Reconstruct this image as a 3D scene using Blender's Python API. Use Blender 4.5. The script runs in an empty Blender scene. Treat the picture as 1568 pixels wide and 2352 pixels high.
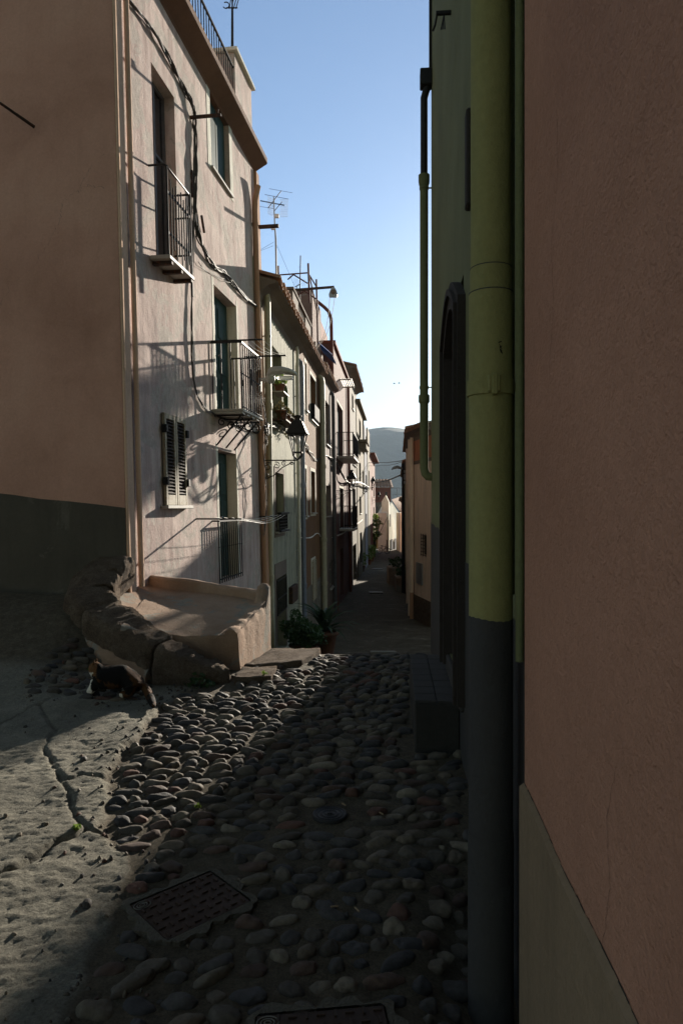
import bpy, bmesh, math, random
import numpy as np
from mathutils import Vector, Matrix
R = math.radians
random.seed(7)
rng = np.random.default_rng(11)
S = bpy.context.scene
COL = S.collection
# ------------------------------------------------------------ camera, sky, sun
SUN_AZ, SUN_EL = R(20.0), R(14.0)          # azimuth to the right of the view axis, elevation
H = 1.6                                     # eye height
cam_d = bpy.data.cameras.new('camera'); cam = bpy.data.objects.new('camera', cam_d); COL.objects.link(cam)
cam.location = (0, 0, H); cam.rotation_euler = (R(90), 0, 0)
cam_d.sensor_fit = 'VERTICAL'; cam_d.sensor_height = 36; cam_d.sensor_width = 24; cam_d.lens = 24
cam_d.shift_y = -10/2352
cam_d.clip_start = 0.05; cam_d.clip_end = 12000
S.camera = cam
world = bpy.data.worlds.new('World'); S.world = world; world.use_nodes = True
nt = world.node_tree; bg = nt.nodes['Background']
sky = nt.nodes.new('ShaderNodeTexSky'); sky.sky_type = 'NISHITA'; sky.sun_disc = False
sky.sun_elevation = SUN_EL; sky.sun_rotation = SUN_AZ
sky.altitude = 50; sky.air_density = 1.0; sky.dust_density = 0.25; sky.ozone_density = 3.0
# warm tint added to the unseen sky overhead and behind, warming the shade
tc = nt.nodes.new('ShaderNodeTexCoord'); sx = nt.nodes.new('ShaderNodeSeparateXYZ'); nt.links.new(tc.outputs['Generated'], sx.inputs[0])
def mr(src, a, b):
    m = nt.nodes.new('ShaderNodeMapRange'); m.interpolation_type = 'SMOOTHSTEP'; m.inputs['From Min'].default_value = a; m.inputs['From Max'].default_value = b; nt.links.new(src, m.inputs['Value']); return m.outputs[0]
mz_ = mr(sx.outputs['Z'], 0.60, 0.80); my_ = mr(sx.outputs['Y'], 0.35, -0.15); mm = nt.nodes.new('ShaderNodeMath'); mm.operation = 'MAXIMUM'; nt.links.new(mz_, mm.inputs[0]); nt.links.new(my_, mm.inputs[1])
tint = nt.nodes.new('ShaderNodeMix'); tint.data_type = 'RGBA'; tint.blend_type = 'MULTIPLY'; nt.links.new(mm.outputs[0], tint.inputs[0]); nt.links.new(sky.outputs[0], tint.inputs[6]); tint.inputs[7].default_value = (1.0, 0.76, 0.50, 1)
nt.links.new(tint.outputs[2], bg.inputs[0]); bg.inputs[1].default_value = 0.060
sun_d = bpy.data.lights.new('sun', 'SUN'); sun = bpy.data.objects.new('sun', sun_d); COL.objects.link(sun)
sun_d.energy = 5.0; sun_d.angle = R(0.6); sun_d.color = (1.0, 0.90, 0.76)
sdir = Vector((math.sin(SUN_AZ)*math.cos(SUN_EL), math.cos(SUN_AZ)*math.cos(SUN_EL), math.sin(SUN_EL)))
sun.rotation_euler = sdir.to_track_quat('Z', 'Y').to_euler()
S.view_settings.view_transform = 'Standard'; S.view_settings.look = 'None'
S.view_settings.exposure = 1.6; S.view_settings.gamma = 1.0
S.render.engine = 'CYCLES'
S.cycles.volume_bounces = 0; S.cycles.max_bounces = 8; S.cycles.diffuse_bounces = 4

# ------------------------------------------------------------ helpers
WL = {}                                      # world position of each object's frame
def ray(u, v, Y):                            # a point of the place at depth Y in the direction of picture coordinate u, v
    return Vector(((u-784)/1568*Y, Y, H-(v-1166)/1568*Y))
def tag(o, label=None, cat=None, group=None, kind=None):
    if label: o['label'] = label
    if cat: o['category'] = cat
    if group: o['group'] = group
    if kind: o['kind'] = kind
    return o
def empty(name, loc, label, cat, group=None):
    o = bpy.data.objects.new(name, None); COL.objects.link(o); o.location = loc
    o.empty_display_size = 0.2
    WL[o.name] = Vector(loc); return tag(o, label, cat, group)
def copy_tree(o, parent=None):
    c = o.copy(); COL.objects.link(c); c.parent = parent
    for ch in list(o.children): copy_tree(ch, c)
    return c

class Frame:                                 # a facade: s along it, d out of it, z up
    def __init__(s_, ox, oy, dx, dy, lean=0.0, side=1, z0=0.0):
        l = math.hypot(dx, dy); s_.o = Vector((ox, oy, 0)); s_.t = Vector((dx/l, dy/l, 0))
        s_.n = Vector((dy/l, -dx/l, 0))*side; s_.lean = lean; s_.z0 = z0
    def __call__(s_, s, d, z):
        p = s_.o + s_.t*s + s_.n*(d - s_.lean*(z-s_.z0)); return Vector((p.x, p.y, z))
    def px(s_, u, v, d=0.0):
        a = (u-784)/1568; b = -(v-1166)/1568
        n = s_.n
        t = (d + n.dot(s_.o) - s_.lean*(H-s_.z0))/(a*n.x + n.y + s_.lean*b)
        P = Vector((a*t, t, H+b*t)); return (P-s_.o).dot(s_.t), P.z
    def shift(s_, s):
        f = Frame(s_.o.x+s_.t.x*s, s_.o.y+s_.t.y*s, s_.t.x, s_.t.y, s_.lean, 1, s_.z0); f.n = s_.n.copy(); return f
ID = lambda a, b, c: Vector((a, b, c))

class MB:
    def __init__(s_, F=None): s_.v = []; s_.f = []; s_.sm = []; s_.F = F or ID
    def P(s_, p): return s_.F(*p)
    def poly(s_, pts, smooth=False):
        i = len(s_.v); s_.v += [s_.P(p) for p in pts]; s_.f.append(tuple(range(i, i+len(pts)))); s_.sm.append(smooth)
    def box(s_, a0, a1, b0, b1, c0, c1):
        i = len(s_.v)
        for a in (a0, a1):
            for b in (b0, b1):
                for c in (c0, c1): s_.v.append(s_.P((a, b, c)))
        for f in ((0,1,3,2),(4,6,7,5),(0,4,5,1),(2,3,7,6),(0,2,6,4),(1,5,7,3)):
            s_.f.append(tuple(i+k for k in f)); s_.sm.append(False)
    def bbox(s_, a0, a1, b0, b1, c0, c1, r=0.01):      # box with chamfered edges
        i = len(s_.v); A = (a0, a1); B = (b0, b1); Cc = (c0, c1)
        pts = {}
        for x in (0, 1):
            for y in (0, 1):
                for z in (0, 1):
                    sx, sy, sz = (1-2*x), (1-2*y), (1-2*z)
                    for k in range(3):
                        p = [A[x]+sx*r, B[y]+sy*r, Cc[z]+sz*r]; p[k] = (A[x], B[y], Cc[z])[k]
                        pts[(x, y, z, k)] = len(s_.v); s_.v.append(s_.P(p))
        def F_(*ks): s_.f.append(tuple(pts[k] for k in ks)); s_.sm.append(False)
        for x in (0, 1): F_((x,0,0,0),(x,1,0,0),(x,1,1,0),(x,0,1,0))
        for y in (0, 1): F_((0,y,0,1),(1,y,0,1),(1,y,1,1),(0,y,1,1))
        for z in (0, 1): F_((0,0,z,2),(1,0,z,2),(1,1,z,2),(0,1,z,2))
        for y in (0, 1):
            for z in (0, 1): F_((0,y,z,1),(1,y,z,1),(1,y,z,2),(0,y,z,2))
        for x in (0, 1):
            for z in (0, 1): F_((x,0,z,0),(x,1,z,0),(x,1,z,2),(x,0,z,2))
        for x in (0, 1):
            for y in (0, 1): F_((x,y,0,0),(x,y,1,0),(x,y,1,1),(x,y,0,1))
        for x in (0, 1):
            for y in (0, 1):
                for z in (0, 1): F_((x,y,z,0),(x,y,z,1),(x,y,z,2))
    def tube(s_, pts, r, n=8, caps=True, flat=None):
        W = [s_.P(p) for p in pts]; m = len(W)
        rs = r if isinstance(r, (list, tuple)) else [r]*m
        t0 = (W[1]-W[0]).normalized(); up = Vector((0, 0, 1)) if abs(t0.z) < 0.9 else Vector((0, 1, 0))
        nx = t0.cross(up).normalized(); i = len(s_.v)
        for k in range(m):
            if k == 0: t = W[1]-W[0]
            elif k == m-1: t = W[-1]-W[-2]
            else: t = (W[k+1]-W[k]).normalized()+(W[k]-W[k-1]).normalized()
            t.normalize(); nx = (nx - t*nx.dot(t)); nx = nx.normalized() if nx.length > 1e-6 else t.orthogonal().normalized()
            ny = t.cross(nx)
            for j in range(n):
                a = 2*math.pi*j/n + (math.pi/4 if n == 4 else 0)
                s_.v.append(W[k]+nx*(rs[k]*math.cos(a))+ny*(rs[k]*math.sin(a)))
        for k in range(m-1):
            for j in range(n):
                s_.f.append((i+k*n+j, i+k*n+(j+1)%n, i+(k+1)*n+(j+1)%n, i+(k+1)*n+j)); s_.sm.append(n > 4)
        if caps: s_.caps(i, m, n)
    def caps(s_, i, m, n):                   # end faces on their own vertices, so the sides stay smoothly shaded
        for k, rev in ((0, True), (m-1, False)):
            q = len(s_.v); s_.v += [s_.v[i+k*n+j].copy() for j in range(n)]
            f = tuple(q+j for j in range(n)); s_.f.append(f[::-1] if rev else f); s_.sm.append(False)
    def lathe(s_, c, prof, n=16, axis='z', smooth=True, caps=True):   # prof: (r, h)
        c = s_.P(c); i = len(s_.v); m = len(prof)
        for r, h in prof:
            for j in range(n):
                a = 2*math.pi*j/n
                if axis == 'z': p = Vector((r*math.cos(a), r*math.sin(a), h))
                elif axis == 'y': p = Vector((r*math.cos(a), h, r*math.sin(a)))
                else: p = Vector((h, r*math.cos(a), r*math.sin(a)))
                s_.v.append(c+p)
        for k in range(m-1):
            for j in range(n):
                s_.f.append((i+k*n+j, i+k*n+(j+1)%n, i+(k+1)*n+(j+1)%n, i+(k+1)*n+j)); s_.sm.append(smooth)
        if caps: s_.caps(i, m, n)
    def build(s_, name, mat, parent=None, origin=None, label=None):
        if parent is not None: o0 = WL[parent.name]
        elif origin is not None: o0 = Vector(origin)
        else:
            xs = [p.x for p in s_.v]; ys = [p.y for p in s_.v]; zs = [p.z for p in s_.v]
            o0 = Vector(((min(xs)+max(xs))/2, (min(ys)+max(ys))/2, min(zs)))
        me = bpy.data.meshes.new(name)
        me.from_pydata([tuple(p-o0) for p in s_.v], [], s_.f); me.update()
        bm = bmesh.new(); bm.from_mesh(me); bmesh.ops.recalc_face_normals(bm, faces=bm.faces); 
        bm.to_mesh(me); bm.free()
        me.polygons.foreach_set('use_smooth', s_.sm)
        me.materials.append(mat)
        o = bpy.data.objects.new(name, me); COL.objects.link(o)
        if parent is not None: o.parent = parent
        else: o.location = o0
        WL[o.name] = o0
        if label: o['label'] = label
        return o

# ------------------------------------------------------------ materials
def mat_new(name):
    m = bpy.data.materials.new(name); m.use_nodes = True
    nt = m.node_tree; return m, nt, nt.nodes['Principled BSDF']
def N(nt, t, **kw):
    n = nt.nodes.new('ShaderNode'+t)
    for k, v in kw.items():
        if k in n.inputs.keys() if hasattr(n.inputs, 'keys') else False: n.inputs[k].default_value = v
        else: setattr(n, k, v)
    return n
def pos(nt, scale=(1, 1, 1)):
    g = nt.nodes.new('ShaderNodeNewGeometry'); mp = nt.nodes.new('ShaderNodeMapping')
    mp.inputs['Scale'].default_value = scale; nt.links.new(g.outputs['Position'], mp.inputs['Vector']); return mp.outputs[0]
def noise(nt, vec, scale, detail=5, rough=0.6, dist=0.0):
    n = nt.nodes.new('ShaderNodeTexNoise'); n.inputs['Scale'].default_value = scale
    n.inputs['Detail'].default_value = detail; n.inputs['Roughness'].default_value = rough; n.inputs['Distortion'].default_value = dist
    nt.links.new(vec, n.inputs['Vector']); return n.outputs['Fac']
def ramp(nt, fac, stops):
    r = nt.nodes.new('ShaderNodeValToRGB'); nt.links.new(fac, r.inputs[0])
    e = r.color_ramp.elements
    while len(e) < len(stops): e.new(0.5)
    for k, (p, c) in enumerate(stops):
        e[k].position = p; e[k].color = (c[0], c[1], c[2], 1) if isinstance(c, (tuple, list)) else (c, c, c, 1)
    return r.outputs[0]
def mix(nt, fac, a, b, mode='MIX'):
    m = nt.nodes.new('ShaderNodeMix'); m.data_type = 'RGBA'; m.blend_type = mode
    if isinstance(fac, (int, float)): m.inputs[0].default_value = fac
    else: nt.links.new(fac, m.inputs[0])
    for k, x in ((6, a), (7, b)):
        if isinstance(x, (tuple, list)): m.inputs[k].default_value = (x[0], x[1], x[2], 1)
        else: nt.links.new(x, m.inputs[k])
    return m.outputs[2]
def bump(nt, bsdf, layers, dist=0.01):
    last = None
    for h, strength, dd in layers:
        b = nt.nodes.new('ShaderNodeBump'); b.inputs['Strength'].default_value = strength; b.inputs['Distance'].default_value = dd
        nt.links.new(h, b.inputs['Height'])
        if last: nt.links.new(last, b.inputs['Normal'])
        last = b.outputs[0]
    nt.links.new(last, bsdf.inputs['Normal'])
def dk(c, k): return (c[0]*k, c[1]*k, c[2]*k)
def plaster(name, c, c2=None, c3=None, streak=0.5, grain=1.0, bscale=90, patch=0.0, patchc=(0.3, 0.29, 0.26), rough=0.93):
    m, nt, b = mat_new(name); c2 = c2 or dk(c, 0.78); c3 = c3 or dk(c, 1.12)
    p = pos(nt); ps = pos(nt, (1, 1, 0.16))
    big = noise(nt, p, 0.9, 4, 0.6, 0.3); st = noise(nt, ps, 5.0, 6, 0.65, 0.2); fine = noise(nt, p, 40, 3, 0.6)
    col = ramp(nt, big, [(0.30, c2), (0.52, c), (0.72, c3)])
    stc = ramp(nt, st, [(0.32, dk(c2, 0.80)), (0.50, c), (0.68, c3)])
    col = mix(nt, streak, col, stc)
    f = ramp(nt, fine, [(0.3, 0.86), (0.7, 1.06)])
    col = mix(nt, 0.6, col, f, 'MULTIPLY')
    if patch != 0:
        pn = noise(nt, p, 1.7, 8, 0.72, 0.6); pf = ramp(nt, pn, [(0.60-patch*0.12, 0.0), (0.64-patch*0.12, 1.0)])
        pc = ramp(nt, noise(nt, p, 14, 5, 0.7), [(0.3, dk(patchc, 0.7)), (0.7, patchc)])
        col = mix(nt, pf, col, pc)
    nt.links.new(col, b.inputs['Base Color']); b.inputs['Roughness'].default_value = rough
    b.inputs['Specular IOR Level'].default_value = 0.25
    n1 = noise(nt, p, bscale, 3, 0.6); n2 = noise(nt, p, 7, 4, 0.6); n3 = noise(nt, p, 1.6, 3, 0.5); n4 = noise(nt, p, bscale*0.4, 4, 0.7)
    bump(nt, b, [(n3, 0.6, 0.05), (n2, 0.5, 0.012*grain), (n4, 0.7, 0.006*grain), (n1, 0.7, 0.005*grain)])
    return m
def paint(name, c, rough=0.6, var=0.25, metal=0.0, rust=None, bs=0.002):
    m, nt, b = mat_new(name); p = pos(nt)
    col = ramp(nt, noise(nt, p, 9, 5, 0.7), [(0.3, dk(c, 1-var)), (0.7, dk(c, 1+var*0.5))])
    if rust:
        rf = ramp(nt, noise(nt, p, 22, 6, 0.75), [(0.52, 0.0), (0.60, 1.0)]); col = mix(nt, rf, col, rust)
    nt.links.new(col, b.inputs['Base Color']); b.inputs['Roughness'].default_value = rough; b.inputs['Metallic'].default_value = metal
    b.inputs['Specular IOR Level'].default_value = 0.12 if c[0] < 0.08 else 0.3
    bump(nt, b, [(noise(nt, p, 60, 3), 0.4, bs)])
    return m
M = {}
M['pink'] = plaster('worn pink plaster', (0.44, 0.335, 0.30), (0.26, 0.19, 0.175), (0.62, 0.53, 0.48), streak=0.6, grain=1.3, patch=0.75, patchc=(0.45, 0.39, 0.345))
M['pink_side'] = plaster('brown pink render', (0.49, 0.27, 0.195), (0.38, 0.20, 0.14), (0.54, 0.315, 0.23), streak=0.15)
M['pink_near'] = plaster('salmon render', (0.40, 0.20, 0.13), (0.33, 0.16, 0.105), (0.46, 0.235, 0.155), streak=0.05, grain=1.6, bscale=110)
M['cement'] = plaster('grey brown cement', (0.225, 0.16, 0.10), streak=0.4, grain=0.6)
M['plinth'] = plaster('dark green plinth paint', (0.080, 0.068, 0.051), (0.055, 0.047, 0.036), (0.10, 0.085, 0.065), patch=0.1, patchc=(0.12, 0.105, 0.08), streak=0.3)
M['trim'] = plaster('pinkish pipe', (0.68, 0.46, 0.32), streak=0.3, grain=0.3)
M['orange_pipe'] = plaster('orange brown pipe', (0.40, 0.23, 0.145), streak=0.5, grain=0.3)
M['archstone'] = plaster('dark brown stone frame', (0.034, 0.027, 0.023), streak=0.3, grain=1.5)
M['cornice'] = plaster('red brown cornice', (0.15, 0.085, 0.055), streak=0.3)
M['green'] = plaster('olive green render', (0.15, 0.155, 0.075), streak=0.2, grain=1.0)
M['green_pipe'] = plaster('olive pipe paint', (0.23, 0.215, 0.085), (0.205, 0.192, 0.076), (0.25, 0.23, 0.094), streak=0.25, grain=0.7, bscale=140, patch=-0.45, patchc=(0.14, 0.10, 0.05))
M['char'] = plaster('charcoal plinth paint', (0.045, 0.043, 0.042), streak=0.2, grain=0.8)
M['greyg'] = plaster('grey green plaster', (0.27, 0.265, 0.20), (0.17, 0.175, 0.135), (0.36, 0.35, 0.27), streak=0.7, patch=0.3, patchc=(0.20, 0.19, 0.15))
M['white'] = plaster('chalky white paint', (0.62, 0.60, 0.52), streak=0.5)
M['surround'] = plaster('brown stone surround', (0.16, 0.125, 0.10), streak=0.2, grain=1.5)
M['brown'] = plaster('ochre brown render', (0.165, 0.088, 0.046), (0.125, 0.066, 0.036), (0.20, 0.11, 0.06), streak=0.4, grain=1.4)
M['mauve'] = plaster('peeling mauve grey plaster', (0.19, 0.15, 0.135), streak=0.7, patch=0.5, patchc=(0.26, 0.22, 0.165))
M['red'] = plaster('dull red render', (0.19, 0.07, 0.05), streak=0.6)
M['purple'] = plaster('mauve red render', (0.14, 0.075, 0.068), streak=0.6)
M['grey'] = plaster('grey rough plaster', (0.14, 0.12, 0.095), streak=0.7, patch=0.2)
M['beige'] = plaster('beige plaster', (0.175, 0.145, 0.092), streak=0.6)
M['blueish'] = plaster('pale blue plaster', (0.14, 0.15, 0.18), streak=0.5)
M['salmon'] = plaster('pale salmon render', (0.74, 0.58, 0.45), streak=0.6)
M['orange'] = plaster('terracotta render', (0.42, 0.17, 0.09), streak=0.3)
M['peach'] = plaster('peach render', (0.74, 0.74, 0.62), streak=0.4)
M['yellow'] = plaster('yellow render', (0.60, 0.42, 0.14), streak=0.4)
M['stepstone'] = plaster('dark step render', (0.032, 0.030, 0.027), streak=0.2, grain=1.5)
M['collar'] = plaster('old concrete collar', (0.085, 0.075, 0.058), streak=0.0, grain=3)
M['cover'] = paint('worn brown cast iron', (0.045, 0.028, 0.021), 0.6, 0.3)
M['palecover'] = paint('dusty grey metal cover', (0.16, 0.15, 0.13), 0.7, 0.3)
M['stoop'] = plaster('reddish brown worn plaster', (0.27, 0.175, 0.115), (0.15, 0.095, 0.065), (0.36, 0.26, 0.185), streak=0.15, grain=2.0, patch=0.6, patchc=(0.26, 0.235, 0.19))
M['tiles'] = plaster('old roof tiles', (0.30, 0.15, 0.085), (0.18, 0.10, 0.07), (0.42, 0.25, 0.15), streak=0.3, patch=0.25, patchc=(0.25, 0.23, 0.18))
M['brick'] = plaster('dark brick render', (0.20, 0.13, 0.11), streak=0.3, grain=3)
M['iron'] = paint('dark iron', (0.025, 0.024, 0.024), 0.55, 0.3, 0.0)
M['rust'] = paint('rusty iron', (0.05, 0.035, 0.028), 0.7, 0.3, 0.0, (0.12, 0.05, 0.025))
M['redrust'] = paint('red oxide steel', (0.10, 0.035, 0.028), 0.7, 0.3)
M['steel'] = paint('grey galvanised steel', (0.30, 0.31, 0.32), 0.45, 0.2, 0.4)
M['bluepipe'] = paint('blue grey pipe', (0.16, 0.18, 0.23), 0.5, 0.2)
M['creampipe'] = paint('cream pipe', (0.36, 0.33, 0.235), 0.55, 0.2)
M['greenwood'] = paint('dark green wood', (0.018, 0.045, 0.037), 0.55, 0.2)
M['greywood'] = paint('grey weathered wood', (0.10, 0.095, 0.10), 0.7, 0.3)
M['shutter'] = paint('peeling shutter paint', (0.33, 0.29, 0.21), 0.7, 0.25, 0, (0.22, 0.15, 0.08))
M['darkwood'] = paint('dark brown wood', (0.045, 0.030, 0.022), 0.6, 0.4)
M['marble'] = paint('worn white stone', (0.36, 0.34, 0.30), 0.6, 0.2)
M['cable'] = paint('grey cable', (0.075, 0.072, 0.066), 0.6, 0.2)
M['line'] = paint('white cord', (0.75, 0.72, 0.68), 0.7, 0.1)
M['lampgrey'] = paint('light grey enamel', (0.33, 0.34, 0.32), 0.45, 0.15)
M['pot'] = paint('terracotta pot', (0.15, 0.065, 0.038), 0.8, 0.3)
M['blue'] = paint('blue tarp', (0.02, 0.08, 0.30), 0.5, 0.2)
M['black'] = paint('black marker', (0.01, 0.01, 0.01), 0.85, 0.1)
M['whiteplastic'] = paint('white plastic', (0.6, 0.6, 0.6), 0.5, 0.1)
def glass(name, c=(0.015, 0.017, 0.02), rough=0.12):
    m, nt, b = mat_new(name); b.inputs['Base Color'].default_value = (*c, 1); b.inputs['Roughness'].default_value = rough
    bump(nt, b, [(noise(nt, pos(nt), 3, 2), 0.15, 0.02)]); return m
M['glass'] = glass('window glass')
M['dark'] = glass('dark interior', (0.012, 0.011, 0.010), 0.9)
def clearglass():
    m, nt, b = mat_new('lantern glass'); b.inputs['Base Color'].default_value = (0.9, 0.9, 0.85, 1)
    b.inputs['Roughness'].default_value = 0.3; b.inputs['Transmission Weight'].default_value = 0.9; return m
M['clear'] = clearglass()
def foliage(name, c, c2):
    m, nt, b = mat_new(name); p = pos(nt)
    col = ramp(nt, noise(nt, p, 11, 4, 0.7), [(0.3, c), (0.7, c2)])
    nt.links.new(col, b.inputs['Base Color']); b.inputs['Roughness'].default_value = 0.55
    tr = nt.nodes.new('ShaderNodeBsdfTranslucent'); nt.links.new(col, tr.inputs[0])
    mx = nt.nodes.new('ShaderNodeMixShader'); mx.inputs[0].default_value = 0.4
    nt.links.new(b.outputs[0], mx.inputs[1]); nt.links.new(tr.outputs[0], mx.inputs[2])
    nt.links.new(mx.outputs[0], nt.nodes['Material Output'].inputs[0]); return m
M['leaf'] = foliage('bright green leaves', (0.06, 0.12, 0.02), (0.18, 0.24, 0.04))
M['leafdark'] = foliage('dark green leaves', (0.02, 0.05, 0.015), (0.05, 0.10, 0.03))
M['agave'] = foliage('grey green agave', (0.03, 0.055, 0.03), (0.07, 0.10, 0.055))
M['cactus'] = foliage('cactus skin', (0.05, 0.09, 0.03), (0.10, 0.14, 0.06))
M['dryleaf'] = foliage('dry leaves', (0.10, 0.07, 0.03), (0.06, 0.07, 0.03))
def stonemat():
    m, nt, b = mat_new('river stone'); p = pos(nt)
    at = nt.nodes.new('ShaderNodeAttribute'); at.attribute_name = 'stone_colour'
    f = ramp(nt, noise(nt, p, 55, 6, 0.75), [(0.25, 0.55), (0.75, 1.25)])
    col = mix(nt, 1.0, at.outputs['Color'], f, 'MULTIPLY')
    nt.links.new(col, b.inputs['Base Color']); 
    r = ramp(nt, noise(nt, p, 20, 3), [(0.3, 0.66), (0.7, 0.92)]); nt.links.new(r, b.inputs['Roughness'])
    b.inputs['Specular IOR Level'].default_value = 0.3
    bump(nt, b, [(noise(nt, p, 30, 4, 0.7), 0.7, 0.006), (noise(nt, p, 160, 3), 0.4, 0.002)]); return m
M['stone'] = stonemat()
def groundmat():
    m, nt, b = mat_new('ground surface'); p = pos(nt)
    at = nt.nodes.new('ShaderNodeAttribute'); at.attribute_name = 'rock'
    sep = nt.nodes.new('ShaderNodeSeparateColor'); nt.links.new(at.outputs['Color'], sep.inputs[0])
    mort = ramp(nt, noise(nt, p, 14, 7, 0.75), [(0.28, (0.075, 0.06, 0.042)), (0.5, (0.115, 0.095, 0.065)), (0.72, (0.18, 0.15, 0.105))])
    rock = ramp(nt, noise(nt, p, 3.2, 9, 0.75, 0.5), [(0.25, (0.13, 0.123, 0.10)), (0.5, (0.225, 0.213, 0.172)), (0.75, (0.35, 0.33, 0.265))])
    asp = ramp(nt, noise(nt, p, 1.5, 9, 0.78, 0.8), [(0.25, (0.045, 0.036, 0.024)), (0.5, (0.085, 0.07, 0.048)), (0.60, (0.12, 0.10, 0.075)), (0.70, (0.26, 0.235, 0.19))])
    c = mix(nt, sep.outputs[0], mort, rock); c = mix(nt, sep.outputs[1], c, asp)
    f = ramp(nt, noise(nt, p, 90, 4, 0.8), [(0.28, 0.5), (0.72, 1.35)]); c = mix(nt, 1.0, c, f, 'MULTIPLY')
    nt.links.new(c, b.inputs['Base Color']); b.inputs['Roughness'].default_value = 0.9; b.inputs['Specular IOR Level'].default_value = 0.2
    bump(nt, b, [(noise(nt, p, 7, 9, 0.8), 0.9, 0.05), (noise(nt, p, 45, 6, 0.8), 1.0, 0.014), (noise(nt, p, 260, 3), 0.5, 0.002)]); return m
M['ground'] = groundmat()
def rockmat():
    m, nt, b = mat_new('rough trachyte block'); p = pos(nt)
    c = ramp(nt, noise(nt, p, 8, 8, 0.75, 0.4), [(0.25, (0.08, 0.055, 0.038)), (0.5, (0.16, 0.115, 0.08)), (0.75, (0.28, 0.22, 0.16))]); c = mix(nt, 1.0, c, ramp(nt, noise(nt, p, 70, 4, 0.8), [(0.3, 0.5), (0.7, 1.4)]), 'MULTIPLY')
    nt.links.new(c, b.inputs['Base Color']); b.inputs['Roughness'].default_value = 0.95; b.inputs['Specular IOR Level'].default_value = 0.15
    bump(nt, b, [(noise(nt, p, 9, 6, 0.8), 1.0, 0.08), (noise(nt, p, 38, 6, 0.85), 1.0, 0.035)]); return m
M['rock'] = rockmat()
def hillmat():
    m, nt, b = mat_new('wooded hillside'); p = pos(nt)
    c = ramp(nt, noise(nt, p, 0.012, 12, 0.8), [(0.3, (0.02, 0.035, 0.018)), (0.55, (0.045, 0.065, 0.03)), (0.8, (0.10, 0.105, 0.06))])
    nt.links.new(c, b.inputs['Base Color']); b.inputs['Roughness'].default_value = 1.0
    bump(nt, b, [(noise(nt, p, 0.06, 10, 0.8), 1.0, 12.0)]); return m
M['hill'] = hillmat()
def fields():
    m, nt, b = mat_new('far fields'); p = pos(nt)
    c = ramp(nt, noise(nt, p, 0.02, 10, 0.7), [(0.3, (0.05, 0.06, 0.03)), (0.7, (0.13, 0.12, 0.07))])
    nt.links.new(c, b.inputs['Base Color']); b.inputs['Roughness'].default_value = 1.0; return m
M['fields'] = fields()

# ------------------------------------------------------------ ground heights
_tab = rng.random((4, 256, 256))
def vn(x, y, k=0):
    xi = np.floor(x).astype(int); yi = np.floor(y).astype(int); fx = x-xi; fy = y-yi
    fx = fx*fx*(3-2*fx); fy = fy*fy*(3-2*fy); T = _tab[k]
    a = T[xi % 256, yi % 256]; b_ = T[(xi+1) % 256, yi % 256]; c = T[xi % 256, (yi+1) % 256]; d = T[(xi+1) % 256, (yi+1) % 256]
    return (a*(1-fx)+b_*fx)*(1-fy)+(c*(1-fx)+d*fx)*fy-0.5
def fbm(x, y, f, o=5, g=0.55, k=0):
    s = 0; a = 1.0
    for i in range(o): s = s+a*vn(x*f+31*i, y*f+17*i, (k+i) % 4); f *= 2.03; a *= g
    return s
def sstep(x, a, b):
    t = np.clip((x-a)/(b-a), 0, 1); return t*t*(3-2*t)
PY = [-30, 2.5, 5.6, 6.6, 7.3, 8.2, 10, 13, 16, 18.5, 24, 30, 38, 50, 80, 130, 400]
PZ = [0.5, 0.0, 0.06, 0.08, 0.03, -0.18, -0.58, -1.25, -1.9, -2.3, -2.5, -2.62, -2.85, -3.1, -3.62, -4.2, -6.5]
def base_z(X, Y):
    z = np.interp(Y, PY, PZ)
    up = sstep(Y, 4.9, 7.5)*sstep(-X, 1.7, 2.7)*0.66 + sstep(-X, 3.0, 9.0)*0.5*sstep(Y, 1, 7)
    w = 1-sstep(Y, 9.5, 12)
    dip = -0.12*sstep(X-(0.43+0.075*Y), -0.40, -0.08)*(1-sstep(Y, 2.5, 3.5))
    return z + up*w + dip
BY = [0.5, 2.08, 2.38, 2.55, 2.75, 3.0, 3.29, 3.6, 3.94, 4.40, 5.2, 5.7, 6.2]
BX = [-0.70, -0.78, -0.83, -0.87, -0.90, -0.97, -1.17, -1.26, -1.34, -1.39, -1.36, -1.30, -1.2]
def rock_edge(Y): return np.interp(Y, BY, BX)
def seg_d(X, Y, pts):
    best = np.full(X.shape, 9.0)
    for (x0, y0), (x1, y1) in zip(pts[:-1], pts[1:]):
        dx, dy = x1-x0, y1-y0; t = np.clip(((X-x0)*dx+(Y-y0)*dy)/(dx*dx+dy*dy), 0, 1)
        best = np.minimum(best, np.hypot(X-x0-t*dx, Y-y0-t*dy))
    return best
def gp(u, v, z=0.03):
    Y = (H-z)/((v-1166)/1568); return ((u-784)/1568*Y, Y)
CR = [[gp(228, 1912), gp(200, 1908), gp(175, 1925), gp(100, 1965), gp(50, 1995), gp(-80, 2050)],
      [gp(250, 1790), gp(190, 1790), gp(150, 1800), gp(130, 1790)],
      [gp(200, 1905), gp(225, 1915), gp(240, 1900)],
      [gp(130, 1790), gp(165, 1850), gp(200, 1905)],
      [gp(90, 1640), gp(130, 1690), gp(100, 1730), gp(130, 1790)], [gp(-20, 1690), gp(60, 1650), gp(90, 1640), gp(200, 1600)]]
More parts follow.
